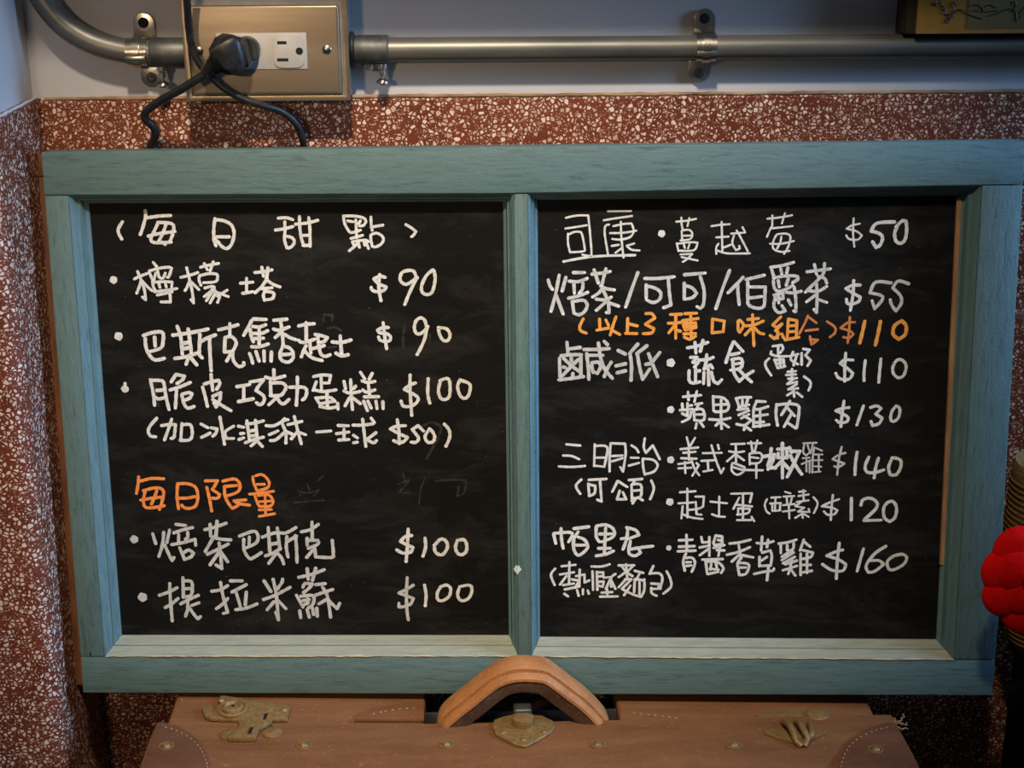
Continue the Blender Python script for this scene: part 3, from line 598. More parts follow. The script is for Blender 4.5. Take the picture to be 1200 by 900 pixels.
# ------------------------------------------------------------------ the room
def struct(name, bm, mat, smooth=0): return tag(mk(name, bm, mat, None, smooth), kind='structure')
struct('wall_back', box((XC-.02, YW+.006, -.05), (1.6, YW+.10, 2.6)), M['plaster'])
struct('floor', box((-1.6, -1.2, -.04), (1.6, YW+.006, 0)), M['floor'])
tw = box((XC, YW, 0), (1.6, YW+.006, ZT-.0022), .0015, 2)
struct('trim_1', tw, M['terrazzo'])['label'] = 'red terrazzo wainscot with pale stone chips on the back wall'
# left pillar: return face and rounded front corner
pe = at(60, 750, Vector((XC, 0, 0)), Vector((1, 0, 0)))
YP = pe.y
def pillar(z0, z1, inset, rad):
    pts = [Vector((XC-inset, YW+.006, z0)), Vector((XC-.55, YW+.006, z0)), Vector((XC-.55, YP+inset, z0))]
    for k in range(9):
        a = pi/2*k/8
        pts.append(Vector((XC-inset-rad+rad*sin(a), YP+inset+rad-rad*cos(a), z0)))
    return prism(pts, (0, 0, z1-z0))
struct('wall_left', pillar(ZT-.001, 2.6, .006, .012), M['plaster'], 40)
struct('trim_2', pillar(0, ZT-.0010, 0, .014), M['terrazzo'], 40)['label'] = 'red terrazzo cladding on the pillar at the left'
# ragged brown joint where the terrazzo meets the paint
def bead(name, pts, r):
    bm = bmesh.new(); P = []
    for a, b in zip(pts, pts[1:]):
        n = max(2, int((b-a).length/.006))
        for k in range(n): P.append(a.lerp(b, k/n))
    P.append(pts[-1])
    P = [p+Vector((0, random.uniform(-.0003, .0003), random.uniform(-.0003, .0003))) for p in P]
    tube(P, [r*random.uniform(.8, 1.15) for _ in P], 8, bm); return bm
struct('trim_3', bead('j', [Vector((XC+.004, YW+.0015, ZT-.0008)), Vector((1.5, YW+.0015, ZT-.0008))], .0015), M['joint'], 60)
struct('trim_4', bead('j', [Vector((XC-.002, YW-.001, ZT)), Vector((XC-.002, YP+.02, ZT))], .0012), M['plaster'], 60)

# ------------------------------------------------------------------ menu board: an old window sash
board = empty('menu_board', BC-BU*(BH/2)); tag(board, 'blackboard menu in an old teal window frame leaning on the wall above a suitcase', 'menu board')
TH = .030
def slab(name, px, mat, d0=0.0, d1=TH, w=.0012):
    q = [onb(x, y, d0) if not isinstance(x, Vector) else x for x, y in px]
    return mk(name, prism(q, -BN*(d1-d0), w, 2), M[mat], board, 40)
g = .4
slab('top_rail', [(48, 178), (1203, 165), (1199.3, 216.2), (1151, 216.8), (602, 226.4), (80, 228.6), (52, 228.8)], 'teal_h')
slab('bottom_rail', [(94.3, 770.2), (123, 770), (607, 769.6), (1118, 774), (1166, 774), (1163, 815), (97, 812)], 'teal_h')
slab('stile', [(52.2, 229.6), (80, 229.4), (123, 769.3), (94.2, 769.4)], 'teal_v')
slab('stile', [(1151, 217.6), (1199, 217.2), (1166.6, 773), (1118, 773)], 'teal_v')
slab('mullion', [(602, 227.2), (619, 227), (623, 769), (607.4, 769)], 'teal_v', .0008)
mulchip = [(601.8, 667), (605, 662), (606.5, 664), (608, 662.5), (611, 667.5), (608, 671), (606.5, 673.5), (604.5, 671)]
tag(mk('paint_chip', prism([onb(x, y, .00055) for x, y in mulchip], -BN*.0006), M['chip'], board), 'small pale paint chip low on the mullion')
DP = .0167                                  # depth of the writing surface behind the frame's face
panes = {  # front corners, back corners: top-left, top-right, bottom-right, bottom-left
 'L': ([(80, 228.8), (602, 226.6), (607.4, 769.6), (123, 769.8)], [(105, 238), (589.5, 236), (596.5, 744), (143, 744)]),
 'R': ([(619, 226.4), (1151, 217), (1118, 773.6), (623, 769.6)], [(630, 234), (1124, 229), (1096.5, 749), (633, 746)])}
def moulding(F, B, i, mat):
    """one mitred moulding of a pane: fillet, ogee, bead, fillet, all swept between two mitres"""
    j = (i+1) % 4
    prof = [(0, 0), (.02, .0012), (.16, .0022), (.34, .0062), (.50, .0078), (.60, .0076), (.68, .0100), (.74, .0130), (.88, .0138), (1, .0150), (1, DP+.002)]
    bm = bmesh.new(); ra = []; rb = []
    for t, d in prof:
        for k, L in ((i, ra), (j, rb)):
            a = onb(*F[k], 0.0); b = onb(*B[k], DP); b0 = b+BN*DP      # back corner brought to the face
            L.append(bm.verts.new(a.lerp(b0, t)-BN*d))
    # closing edge under the member
    for k, L in ((i, ra), (j, rb)):
        a = onb(*F[k], 0.0); L.append(bm.verts.new(a-BN*(DP+.002)))
    n = len(ra)
    for k in range(n): bm.faces.new((ra[k], ra[(k+1) % n], rb[(k+1) % n], rb[k]))
    bm.faces.new(ra[::-1]); bm.faces.new(rb)
    return mk('moulding', bm, M[mat], board, 35)
for key, (F, B) in panes.items():
    for i, mt in enumerate(('teal_h', 'teal_v', 'teal_dust', 'teal_v')):
        o = moulding(F, B, i, mt)
        if i == 2: o['label'] = 'dusty lower moulding under the black pane'
# bare wood showing beside the right pane, and the dusty worn arris along the bottom rail
rw = [onb(1121, 232, DP-.001), onb(1125.5, 230, DP-.001), onb(1103, 660, DP-.001), onb(1099.5, 661, DP-.001)]
tag(mk('bare_wood_strip', prism([onb(1121.5, 232, .0128), onb(1127, 231, .0128), onb(1106, 662, .0128), onb(1101.5, 662, .0128)], -BN*.003), M['wood_raw'], board), 'strip of bare orange wood beside the right pane')
for xa, xb, ya, yb in ((125, 606, 769.2, 769.2), (625, 1117, 769.4, 773.2)):
    P = [onb(xa+(xb-xa)*k/60, ya+(yb-ya)*k/60-.2, -.0002) for k in range(61)]
    mk('dust_ridge', tube([p+BU*random.uniform(-.0003, .0003) for p in P], [random.uniform(.0002, .0009) for _ in P], 6), simple('cream dust', (.45, .38, .24), (.62, .55, .38), .9), board, 60) if xa == 125 else \
    mk('dust_ridge', tube([p+BU*random.uniform(-.0003, .0003) for p in P], [random.uniform(.0002, .0008) for _ in P], 6), D.materials['cream dust'], board, 60)
# panels
for key, (F, B) in panes.items():
    c = sum((onb(*p, DP) for p in B), Vector())/4
    q = [c+(onb(*p, DP)-c)*1.012 for p in B]
    mk('black_panel', prism(q, -BN*.004), M['slate'], board)
# wider back frame of brown wood
slab('back_batten', [(37, 180.5), (75, 180.5), (79, 206), (41, 206.5)], 'wood_back', TH+.0005, TH+.014, .0008)
slab('back_batten', [(41, 207.5), (79, 207.5), (115, 802), (86.5, 803)], 'wood_back', TH+.0005, TH+.014, .0008)
slab('back_batten', [(1140, 185), (1180, 185), (1150, 795), (1115, 795)], 'wood_back', TH+.0005, TH+.014, .0008)
# small dowel hole at the lower left joint
mk('dowel_hole', prism([onb(x, y, -.0002) for x, y in ((105, 764.5), (106.6, 764.5), (106.8, 769.4), (105.2, 769.4))], -BN*.0005), M['hole'], board)

def ribbon(bm, P, wd, lift):
    n = len(P); L = []; R = []
    for i, p in enumerate(P):
        t = P[min(i+1, n-1)]-P[max(i-1, 0)]
        if t.length < 1e-9: t = BX
        t = t.normalized(); s = BN.cross(t).normalized()
        wv = wd*(1+.10*sin(i*1.7+p.x*900))/2
        L.append(bm.verts.new(p+BN*lift+s*wv)); R.append(bm.verts.new(p+BN*lift-s*wv))
    for i in range(n-1): bm.faces.new((L[i], R[i], R[i+1], L[i+1]))
    for e, sgn in ((0, -1), (n-1, 1)):
        t = (P[1]-P[0] if e == 0 else P[-1]-P[-2])
        t = t.normalized()*sgn; s = BN.cross(t).normalized()
        a, b = (L[e], R[e])
        va = Vector(a.co)-P[e]-BN*lift
        if va.dot(s) < 0: a, b = b, a
        arc = [bm.verts.new(P[e]+BN*lift+(s*cos(pi*k/5)+t*sin(pi*k/5))*wd/2) for k in range(1, 5)]
        bm.faces.new([a]+arc+[b])
def pieces(pts):
    """split a stroke where it turns sharply, so each piece bends softly"""
    out = [[pts[0]]]
    for i in range(1, len(pts)-1):
        a = (pts[i][0]-pts[i-1][0], pts[i][1]-pts[i-1][1]); b = (pts[i+1][0]-pts[i][0], pts[i+1][1]-pts[i][1])
        la, lb = math.hypot(*a), math.hypot(*b); c = (a[0]*b[0]+a[1]*b[1])/max(la*lb, 1e-6)
        out[-1].append(pts[i])
        if c < .25: out.append([pts[i]])
    out[-1].append(pts[-1]); return out
ox = oy = 0; sc = 8; wd = 30; cur = None; ink = 'W'
SOFT = {'W': 'G', 'M': 'G', 'Y': 'P', 'O': 'P', 'G': 'G', 'S': 'S'}
for ln in TXT.strip().split('\n'):
    if ln[0] == '=':
        lab, ink = ln[1:].split('|')
        nmk = 'erased_marks' if ink == 'S' else 'chalk_line'
        cur = empty(nmk, BC, board); cur['label'] = lab
    elif ln[0] == '@': ox, oy, sc, wd = [float(v) for v in ln[1:].split(',')]
    else:
        name, body = ln.split('|'); im = ink
        if name[0] == '~': name = name[1:]; im = SOFT[ink]
        elif name[0] == '+': name = name[1:]; im = 'W'
        bm = bmesh.new(); k = 0
        for st in body.split(';'):
            if st[0] == '*':
                x, y, r = [float(v) for v in st[1:].split(',')]
                c = onb(ox+x/sc, oy+y/sc, DP); r = r/sc/1500
                bm.faces.new([bm.verts.new(c+BN*.00024+(BX*cos(2*pi*q/14)+BU*sin(2*pi*q/14))*r*(1+.08*sin(q*2.1+x))) for q in range(14)]); continue
            pts = [tuple(float(v) for v in p.split(',')) for p in st.split(' ')]
            if im in 'WM' and (int(pts[-1][0]) % 5) < 4:       # ink pools where the marker lifts
                c = onb(ox+pts[-1][0]/sc, oy+pts[-1][1]/sc, DP); r = wd/sc/1600*.34
                fc_ = bm.faces.new([bm.verts.new(c+BN*.00052+(BX*cos(2*pi*q/8)+BU*sin(2*pi*q/8))*r) for q in range(8)]); fc_.material_index = 1
            for pc in pieces(pts):
                P = [onb(ox+x/sc, oy+y/sc, DP) for x, y in pc]
                ribbon(bm, catmull(P, 5), wd/sc/1600, .00012+.000012*k); k += 1
        me = D.meshes.new('m'); bm.to_mesh(me); bm.free()
        flip = [p for p in me.polygons if p.normal.dot(BN) < 0]
        for p in flip: p.flip()
        nn = {'dot': 'chalk_dot', 'underline': 'chalk_underline', 'mark': 'chalk_smear', '(': 'chalk_bracket', ')': 'chalk_bracket', '/': 'chalk_slash', '$': 'chalk_dollar_sign'}.get(name, 'chalk_digit' if name.isdigit() else 'chalk_character')
        g_ = link(nn, me, M[im], cur)
        if im in 'WM': me.materials.append(M['E'])

# ------------------------------------------------------------------ metal outlet box, socket plate
YB = YW-.032                                 # front of the box
def pb(x, y, d=0.0): return atY(x, y, YB+d)
bl = pb(220, 119.5); br = pb(410, 116.5); xl, xr = bl.x, br.x; zb = (bl.z+br.z)/2; zt = zb+.092
obox = empty('outlet_box', ((xl+xr)/2, YB+.016, zb)); tag(obox, 'grey metal outlet box with steel cover plate on the white wall', 'outlet box')
mk('box_body', box((xl, YB+.004, zb), (xr, YW+.006, zt), .0035, 3), M['boxpaint'], obox, 40)
def ringframe(x0, x1, z0, z1, wd, y0, y1, bw):
    bm = bmesh.new(); o = [(x0, z0), (x1, z0), (x1, z1), (x0, z1)]; i = [(x0+wd, z0+wd), (x1-wd, z0+wd), (x1-wd, z1-wd), (x0+wd, z1-wd)]
    V = [[bm.verts.new((x, y, z)) for x, z in s] for s, y in ((o, y0), (i, y0), (i, y1), (o, y1))]
    for a in range(4):
        A, B2 = V[a], V[(a+1) % 4]
        for k in range(4): bm.faces.new((A[k], A[(k+1) % 4], B2[(k+1) % 4], B2[k]))
    bmesh.ops.recalc_face_normals(bm, faces=bm.faces); bev(bm, bw, 2); return bm
mk('cover_rim', ringframe(xl-.0005, xr+.0005, zb-.0005, zt, .0042, YB, YB+.005, .0009), M['steel'], obox, 40)
px0, px1, pz0 = pb(226, 112).x, pb(401, 110.5).x, pb(300, 111.5).z; pz1 = pb(300, 6).z
mk('cover_plate', box((px0, YB-.0006, pz0), (px1, YB+.0045, pz1), .0025, 4), M['steel'], obox, 40)
sx0, sx1 = pb(254.5, 60).x, pb(360, 60).x; sz0, sz1 = pb(300, 81).z, pb(300, 38.5).z
dev = mk('socket_face', box((sx0, YB-.0016, sz0), (sx1, YB+.001, sz1), .0005, 2), M['ivory'], obox, 40)
for cx in (pb(338.5, 60).x, pb(278, 60).x):
    w2, h2 = .0115, .0122; zc = (sz0+sz1)/2
    pts = []
    for k in range(28):
        a = 2*pi*k/28; e = .45
        pts.append(Vector((cx+w2*abs(cos(a))**e*(1 if cos(a) > 0 else -1), YB-.0026, zc+h2*abs(sin(a))**e*(1 if sin(a) > 0 else -1))))
    sf = mk('socket', prism(pts, (0, .0012, 0), .0004, 2), M['ivory'], obox, 40)
    for dz, ww in ((.0062, .0034), (-.0062, .0041)):
        mk('slot', box((cx-.0045-ww, YB-.00275, zc+dz-.0011), (cx-.0045+ww, YB-.0020, zc+dz+.0011)), M['hole'], sf)
    mk('earth_hole', lathe((cx+.0080, YB-.00275, zc), (0, 1, 0), [(.0027, 0), (.0027, .001)], 16), M['hole'], sf)
for x, y in ((383, 58), (233, 60)):
    c = pb(x, y); c.y = YB-.0008
    s = mk('screw', lathe(c, (0, -1, 0), [(.0034, 0), (.0034, .0004), (.0026, .0011), (0, .0012)], 18), M['chrome'], obox, 40)
    mk('screw_slot', box((c.x-.0022, c.y-.0014, c.z-.0003), (c.x+.0022, c.y-.0011, c.z+.0003)), M['hole'], s)

# ------------------------------------------------------------------ conduits, couplings, straps
YCn = YW-.0095; RC = .0091; zc0 = atY(640, 57.3, YCn-.002).z
cr = empty('conduit_pipe', (.3, YCn, zc0)); tag(cr, 'straight galvanised conduit running right from the outlet box', 'conduit')
xs = xr+.001
mk('pipe', tube([Vector((xs, YCn, zc0)), Vector((.75, YCn, zc0)), Vector((1.3, YCn, zc0))], RC, 24), M['conduit'], cr, 60)
def coupling(par, x0, x1, z, sx):
    lo, hi = min(x0, x1), max(x0, x1)
    mk('coupling', lathe((lo, YCn, z), (1, 0, 0), [(RC, 0), (RC+.0018, .0006), (RC+.0020, .002), (RC+.0020, hi-lo-.002), (RC+.0014, hi-lo-.0004), (RC, hi-lo)], 28), M['coupling'], par, 40)
    s = mk('set_screw', lathe((sx, YCn-.004, z-RC-.0008), (0, 0, -1), [(.0040, 0), (.0040, .003), (.0022, .0042), (.0022, .0085), (.0012, .009), (.0012, .0105), (.0036, .0118), (.0046, .0130), (.0046, .0146), (.0030, .0156), (0, .0158)], 18), M['chrome'], par, 40)
xce = atY(455, 60, YCn-.011).x
coupling(cr, xs+.002, xce, zc0, atY(448, 80, YCn-.004).x)
mk('locknut', lathe((xs-.0008, YCn, zc0), (1, 0, 0), [(RC+.004, 0), (RC+.0048, .001), (RC+.0048, .0024), (RC+.003, .0032)], 20), M['rubber'], cr, 40)
mk('screw_boss', lathe((atY(432, 80, YCn-.004).x, YCn-.003, zc0-RC-.0012), (0, 0, -1), [(.0045, 0), (.0045, .0018), (.0028, .0040), (0, .0046)], 18), M['chrome'], cr, 40)
# bent conduit at the left
pth = [(20, -70), (34, -33), (49, 0), (73, 29), (105, 49), (144, 60), (178, 62), (214, 62)]
P = [atY(x, y, YCn-.004) for x, y in pth]
for p in P: p.y = YCn
zl = P[-1].z; P[-2].z = zl; P[-1].x = xl-.0005
cl = empty('bent_conduit', P[-1]); tag(cl, 'galvanised conduit curving up and left from the outlet box', 'conduit')
mk('pipe', tube(catmull(P, 8), RC, 24), M['conduit'], cl, 60)
coupling(cl, atY(173, 60, YCn-.011).x, xl-.0012, zl, atY(190, 85, YCn-.004).x)
def strap(cx, z, label, tx, bx):
    e = empty('pipe_strap', (cx, YW+.004, z-.02)); tag(e, label, 'pipe strap', 'two-hole straps on the conduit')
    hw = .0082
    # saddle over the pipe with raised rib
    bm = bmesh.new(); R0 = RC+.0002
    for off, th, lo, hi in ((0, .0013, -.0076, .0076), (0, .0024, -.0028, .0028)):
        rows = []
        for k in range(17):
            a = -pi*.5+pi*k/16
            d = Vector((0, -cos(a), sin(a)))
            rows.append([bm.verts.new(Vector((cx+x, YCn, z))+d*r) for x, r in ((lo, R0), (hi, R0), (hi, R0+th), (lo, R0+th))])
        for A, B2 in zip(rows, rows[1:]):
            for k in range(4): bm.faces.new((A[k], A[(k+1) % 4], B2[(k+1) % 4], B2[k]))
        bm.faces.new(rows[0][::-1]); bm.faces.new(rows[-1])
    mk('saddle', bm, M['chrome'], e, 40)
    # lower clamp tongue
    mk('clamp_tab', box((cx-.0076, YCn-RC-.0030, z-.0052), (cx+.0076, YCn-RC+.001, z-.0018), .0008, 2), M['chrome'], e, 40)
    for sgn, ex in ((1, tx), (-1, bx)):
        pts = [Vector((ex-hw, YW+.0045, z+sgn*RC)), Vector((ex+hw, YW+.0045, z+sgn*RC))]
        zc = z+sgn*(RC+.0105)
        for k in range(13):
            a = pi*k/12; pts.append(Vector((ex+hw*cos(a), YW+.0045, zc+sgn*hw*sin(a))))
        ear = mk('ear', prism(pts, (0, -.0022, 0), .0005, 2), M['chrome'], e, 40)
        mk('screw_head' if sgn < 0 else 'screw_hole', lathe((ex, YW+.0022, zc+sgn*.0008), (0, -1, 0), [(.0040, 0), (.0040, .0004), (.0030, .0009), (.0016, .0007), (0, .0006)], 18), M['hole'] if sgn > 0 else M['coupling'], ear, 40)
cxa = atY(829, 55, YCn-.01).x
strap(cxa, zc0, 'steel strap clamping the straight conduit in the middle of the wall', cxa+.0006, cxa-.0022)
cxb = atY(158, 60, YCn-.01).x
strap(cxb, atY(158, 61, YCn).z, 'steel strap clamping the bent conduit beside the outlet box', cxb+.0035, cxb+.0062)

# ------------------------------------------------------------------ plug and cords
pl = empty('power_plug', pb(270, 90)); tag(pl, 'black power plug in the left socket with its cord hanging down to the left', 'plug')
A = atY(286, 59, YB-.012); B_ = atY(262, 66, YB-.022); Cc = atY(240, 87, YB-.022)
ax = (A-B_).normalized(); a2 = Vector((0, 0, 1))-ax*ax.z; a2.normalize(); b2 = ax.cross(a2)
def sect(c, w, h, d, ax_, up):
    s = ax_.cross(up).normalized(); out = []
    for k in range(20):
        a = 2*pi*k/20; e = .42
        out.append(c+up*(h*abs(cos(a))**e*(1 if cos(a) > 0 else -1))+s*(d*abs(sin(a))**e*(1 if sin(a) > 0 else -1)))
    return out
bm = bmesh.new(); rings = []
stn = [(A+ax*.002, .006, .005), (A, .0095, .008), (A-ax*.004, .0115, .0105), (A-ax*.0055, .0105, .0095), (A-ax*.008, .0140, .0115), (A.lerp(B_, .62), .0150, .0110), (B_, .0135, .0105), (B_.lerp(Cc, .18), .0110, .0090), (B_.lerp(Cc, .30), .0075, .0065)]
for i, (c, h, d) in enumerate(stn):
    t = (Cc-B_).normalized()*-1 if i > 6 else ax
    u = (Vector((0, 0, 1))-t*t.z).normalized()
    rings.append([bm.verts.new(v) for v in sect(c, 0, h, d, t, u)])
for R1, R2 in zip(rings, rings[1:]):
    for k in range(20): bm.faces.new((R1[k], R1[(k+1) % 20], R2[(k+1) % 20], R2[k]))
bm.faces.new(rings[0]); bm.faces.new(rings[-1][::-1])
mk('plug_body', bm, M['rubber'], pl, 50)
mk('plug_collar', tube([A+ax*.002, Vector((A.x+.001, YB-.0028, A.z))], [.0085, .0095], 20), M['rubber'], pl, 60)
S0 = B_.lerp(Cc, .22); n = 17; t = (Cc-S0)
mk('strain_relief', tube([S0+t*(k/n) for k in range(n+1)], [(.0080-.0040*k/n)*(.84 if k % 2 else 1.12) for k in range(n+1)], 16), M['rubber'], pl, 25)
ybt = onb(176, 174).y
cord = [(240, 87, YB-.022), (226, 96, YB-.020), (210, 106, YB-.014), (188, 118, YB-.004), (171, 131, YB+.004), (171, 140, YB+.008), (180, 149, YB+.012), (182, 158, YW-.017), (176, 174, YW-.012), (172, 190, YW-.010), (170, 230, YW-.008)]
mk('cord', tube(catmull([atY(*c) for c in cord], 8), .0031, 14), M['rubber'], pl, 60)
c2 = [(214, -45, YB-.030), (219, 0, YB-.022), (221, 30, YB-.014), (224, 50, YB-.011), (230, 68, YB-.010), (240, 82, YB-.0095), (255, 97, YB-.009), (268, 107, YB-.009), (285, 116, YB-.008), (306, 123, YB-.005), (326, 129, YB+.002), (339, 137, YB+.008), (348, 147, YB+.012), (354, 161, YW-.016), (356, 174, YW-.012), (357, 190, YW-.009), (357, 230, YW-.008)]
tag(mk('power_cable', tube(catmull([atY(*c) for c in c2], 8), .0027, 14), M['rubber'], None, 60), 'black looped cable crossing the outlet box down behind the top of the board', 'cable')

# ------------------------------------------------------------------ gold picture at the top right
YG = YW-.024
g0 = atY(1073, 39.5, YG); zg = zc0+RC+.0006
gp = empty('gold_picture', (g0.x+.075, YG+.012, zg)); tag(gp, 'gold patterned picture with black scrolls standing on the conduit', 'picture')
mk('backing', box((g0.x-.0075, YG+.004, zg), (g0.x+.155, YW+.0055, zg+.20), .001, 1), simple('dark brown picture side', (.03, .02, .012), (.06, .04, .02), .7), gp, 40)
mk('panel', box((g0.x, YG, zg+.0006), (g0.x+.150, YG+.0045, zg+.195), .0008, 2), M['gold'], gp, 40)
gx = atY(1134, 20, YG-.001).x
mk('shade_panel', box((gx, YG-.0006, atY(1134, 34, YG).z), (g0.x+.144, YG+.002, zg+.19)), M['goldshade'], gp)  # shade over the right part of the card, painted as a darker gold
mk('border_strip', box((g0.x, YG-.0010, zg+.0006), (g0.x+.150, YG+.001, atY(1134, 34.5, YG).z), .0004, 1), simple('amber border', (.27, .12, .015), (.36, .17, .03), .5), gp, 40)
inkm = simple('black print', (.012, .010, .008), (.02, .017, .012), .5, 0, 50, bmp=0)
SCR = ["500,85 480,40 500,25 520,45 505,65", "505,110 560,95 620,130 680,160 780,190", "500,115 450,140 410,145 385,120 400,95 410,110", "455,140 445,190 430,235", "400,205 435,225", "415,180 445,195 490,155", "430,165 455,175 480,140", "490,100 520,130", "270,35 310,40 370,20", "300,60 330,35 360,50 370,0", "310,5 330,60", "365,60 400,65 400,95 375,85", "650,60 740,50 780,80 790,115 760,125", "680,110 740,105", "800,70 860,50 920,80", "810,125 870,115 930,105", "790,100 800,90", "830,165 930,135 1020,95 1090,90 1120,60 1110,20 1080,30 1090,50", "1090,90 1120,130 1130,220", "1060,120 1120,110", "1100,150 1160,145", "1095,205 1130,190 1170,170", "1150,130 1190,100", "1200,80 1260,40 1330,60"]
for s in SCR:
    P = catmull([atY(1060+float(a)/8.571, float(b)/8.571, YG-.0008) for a, b in (p.split(',') for p in s.split(' '))], 5)
    P = [Vector((p.x, YG-.0008, p.z)) for p in P]
    mk('scroll', tube(P, .00042, 6), inkm, gp)

# ------------------------------------------------------------------ suitcase
seamY = atZ(617, 849, ZS).y
XL, XR = atZ(182, 847, ZS+.002).x, atZ(1050, 847, ZS+.002).x
RXL, RXR = atZ(196, 846, ZS).x, atZ(1029, 846, ZS).x
SD = .085; SR = .088; LZ = .003
sc_ = empty('suitcase', ((XL+XR)/2, seamY, 0)); tag(sc_, 'old brown leather suitcase standing upright with its handle up below the board', 'suitcase')
def softbox(x0, x1, y0, y1, z0, z1, r, seg=5): return bev(box((x0, y0, z0), (x1, y1, z1)), r, seg)
def lid_front():
    # top edge gently crowned, ends tapering towards the floor
    bm = bmesh.new(); rows = []
    prof = [(0, -.012), (0, LZ-.0012), (-.0012, LZ), (-.02, LZ+.0004), (-.05, LZ), (-.068, LZ-.003), (-.078, LZ-.009), (-SD, LZ-.02), (-SD, -ZS+.001), (0, -ZS+.001)]
    xs_ = [(XL, 0), (XL+.0015, 1), (XL+.006, 1), ((XL+XR)/2, 1), (XR-.006, 1), (XR-.0015, 1), (XR, 0)]
    for x, s in xs_:
        rows.append([bm.verts.new((x, seamY+y*(1 if s else .985), ZS+z-(0 if s else .002)*(z > -.1))) for y, z in prof])
    n = len(prof)
    for A, B2 in zip(rows, rows[1:]):
        for k in range(n): bm.faces.new((A[k], A[(k+1) % n], B2[(k+1) % n], B2[k]))
    bm.faces.new(rows[0][::-1]); bm.faces.new(rows[-1]); return bm
mk('front_shell', lid_front(), M['leather'], sc_, 40)
gx0, gx1 = atZ(497, 846, ZS).x, atZ(727, 846, ZS).x     # dark gap around the handle
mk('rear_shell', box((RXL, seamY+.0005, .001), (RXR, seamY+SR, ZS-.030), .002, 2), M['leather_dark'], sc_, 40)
for a, b in ((RXL, gx0), (gx1, RXR)):
    mk('rear_top', box((a, seamY+.0005, ZS-.0305), (b, seamY+SR, ZS-.0004), .003, 3), M['leather'], sc_, 40)
mk('rear_rim', box((gx0-.001, seamY+.033, ZS-.0305), (gx1+.001, seamY+.036, ZS-.009), .001, 2), M['coupling'], sc_, 40)
zt_ = ZS+LZ
def onS(x, y, h=0.0): return atZ(x, y, zt_+h)
def onR(x, y, h=0.0): return atZ(x, y, ZS+h)
# stitched flaps on either side of the handle
def flap(pts, st):
    q = [onR(x, y, .0002) for x, y in pts]
    f = mk('strap_flap', prism(q, (0, 0, .0028), .0007, 2), M['leather'], sc_, 40)
    stitches(st, lambda x, y: onR(x, y, .0032), f)
def stitches(st, fn, par, gap=.0040):
    bm = bmesh.new(); P = catmull([fn(x, y) for x, y in st], 12); acc = 0
    for a, b in zip(P, P[1:]):
        acc += (b-a).length
        if acc >= gap:
            acc = 0; t = (b-a).normalized(); tube([b-t*.0011, b, b+t*.0011], [.0003, .0007, .0003], 6, bm)
    o = mk('stitching', bm, M['thread'], par, 60); o['kind'] = 'stuff'; return o
flap([(415, 846.5), (497, 846.5), (497, 825), (488, 824.5), (430, 835)], [(430, 838), (460, 832), (490, 829)])
flap([(727, 847), (810, 847), (795, 838), (738, 832), (727, 831)], [(735, 835), (765, 838), (795, 842)])
# corner patches with stitching and studs
def patch(arc, edge):
    q = [onS(x, y, 0) for x, y in arc+edge]
    p = mk('corner_patch', prism(q, (0, 0, .0024), .0006, 2), M['leather_patch'], sc_, 40)
    stitches([(x, y) for x, y in arc], lambda x, y: onS(x-3*(1 if x<600 else -1), y+2, .0026), p, .0045)
    return p
patch([(190, 849), (207, 853), (224, 862), (236, 873), (243, 886), (247, 903), (247, 925)], [(158, 925), (171, 890), (184, 850)])
patch([(1042, 849), (1020, 855), (1002, 864), (990, 876), (984, 890), (981, 905), (981, 925)], [(1088, 925), (1070, 888), (1050, 851)])
def stud(x, y, r=.0058, h=.0):
    c = onS(x, y, h)
    s = mk('stud', lathe(c, (0, 0, 1), [(r, 0), (r*.97, .0010), (r*.80, .0012), (r*.72, .0003), (r*.60, .0004), (r*.52, .0018), (r*.2, .0026), (0, .0027)], 22), M['brass'], sc_, 50)
    return s
for x, y, h in ((195, 875, .0016), (356, 874, 0), (523, 873, 0), (700, 873, 0), (860, 874, 0), (1026, 879, .0016)): stud(x, y, h=h)
stitches([(203, 843), (213, 820)], lambda x, y: onR(x, y, .0002), sc_)
stitches([(1021, 843), (1010, 822)], lambda x, y: onR(x, y, .0002), sc_)
# handle: a thick arched strap of two plies
pyy = seamY+.008
hp = [(504, 872), (513, 849), (519, 829), (550, 803), (566, 790), (581, 779.5), (600, 773), (619, 772), (639, 774.5), (653, 783), (668, 794.5), (688, 810), (709, 833), (712, 849), (718, 872)]
P = catmull([atY(x, y+7, pyy) for x, y in hp], 6)
P = [p for p in P if p.z > ZS-.020]
def sweep(prof, name, mat, par, sm=35):
    bm = bmesh.new(); rows = []; n = len(prof)
    for i, p in enumerate(P):
        t = (P[min(i+1, len(P)-1)]-P[max(i-1, 0)]).normalized(); nn = Vector((-t.z, 0, t.x)).normalized()
        if nn.z < 0: nn = -nn
        rows.append([bm.verts.new(Vector((p.x, pyy, p.z))+nn*a+Vector((0, b, 0))) for a, b in prof])
    for A, B2 in zip(rows, rows[1:]):
        for k in range(n): bm.faces.new((A[k], A[(k+1) % n], B2[(k+1) % n], B2[k]))
    bm.faces.new(rows[0][::-1]); bm.faces.new(rows[-1])
    return mk(name, bm, M[mat], par, sm)
hd = sweep([(0, .015), (.001, .012), (.0018, .004), (.0014, -.0055), (.0004, -.0072), (-.0050, -.0074), (-.0100, -.0074), (-.0110, .012), (-.009, .015)], 'handle', 'leather_tan', sc_)
sweep([(-.0060, -.0070), (-.0050, -.0094), (-.0008, -.0098), (-.0016, -.0140), (-.0034, -.0160), (-.0054, -.0162), (-.0064, -.0150), (-.0066, -.0078)], 'handle_edge', 'leather_tan', hd)
sweep([(-.0060, -.0148), (-.0110, -.0146), (-.0165, -.0128), (-.0180, -.0020), (-.0160, .008), (-.0095, .011), (-.0070, -.005)], 'handle_lining', 'leather_dark', hd)
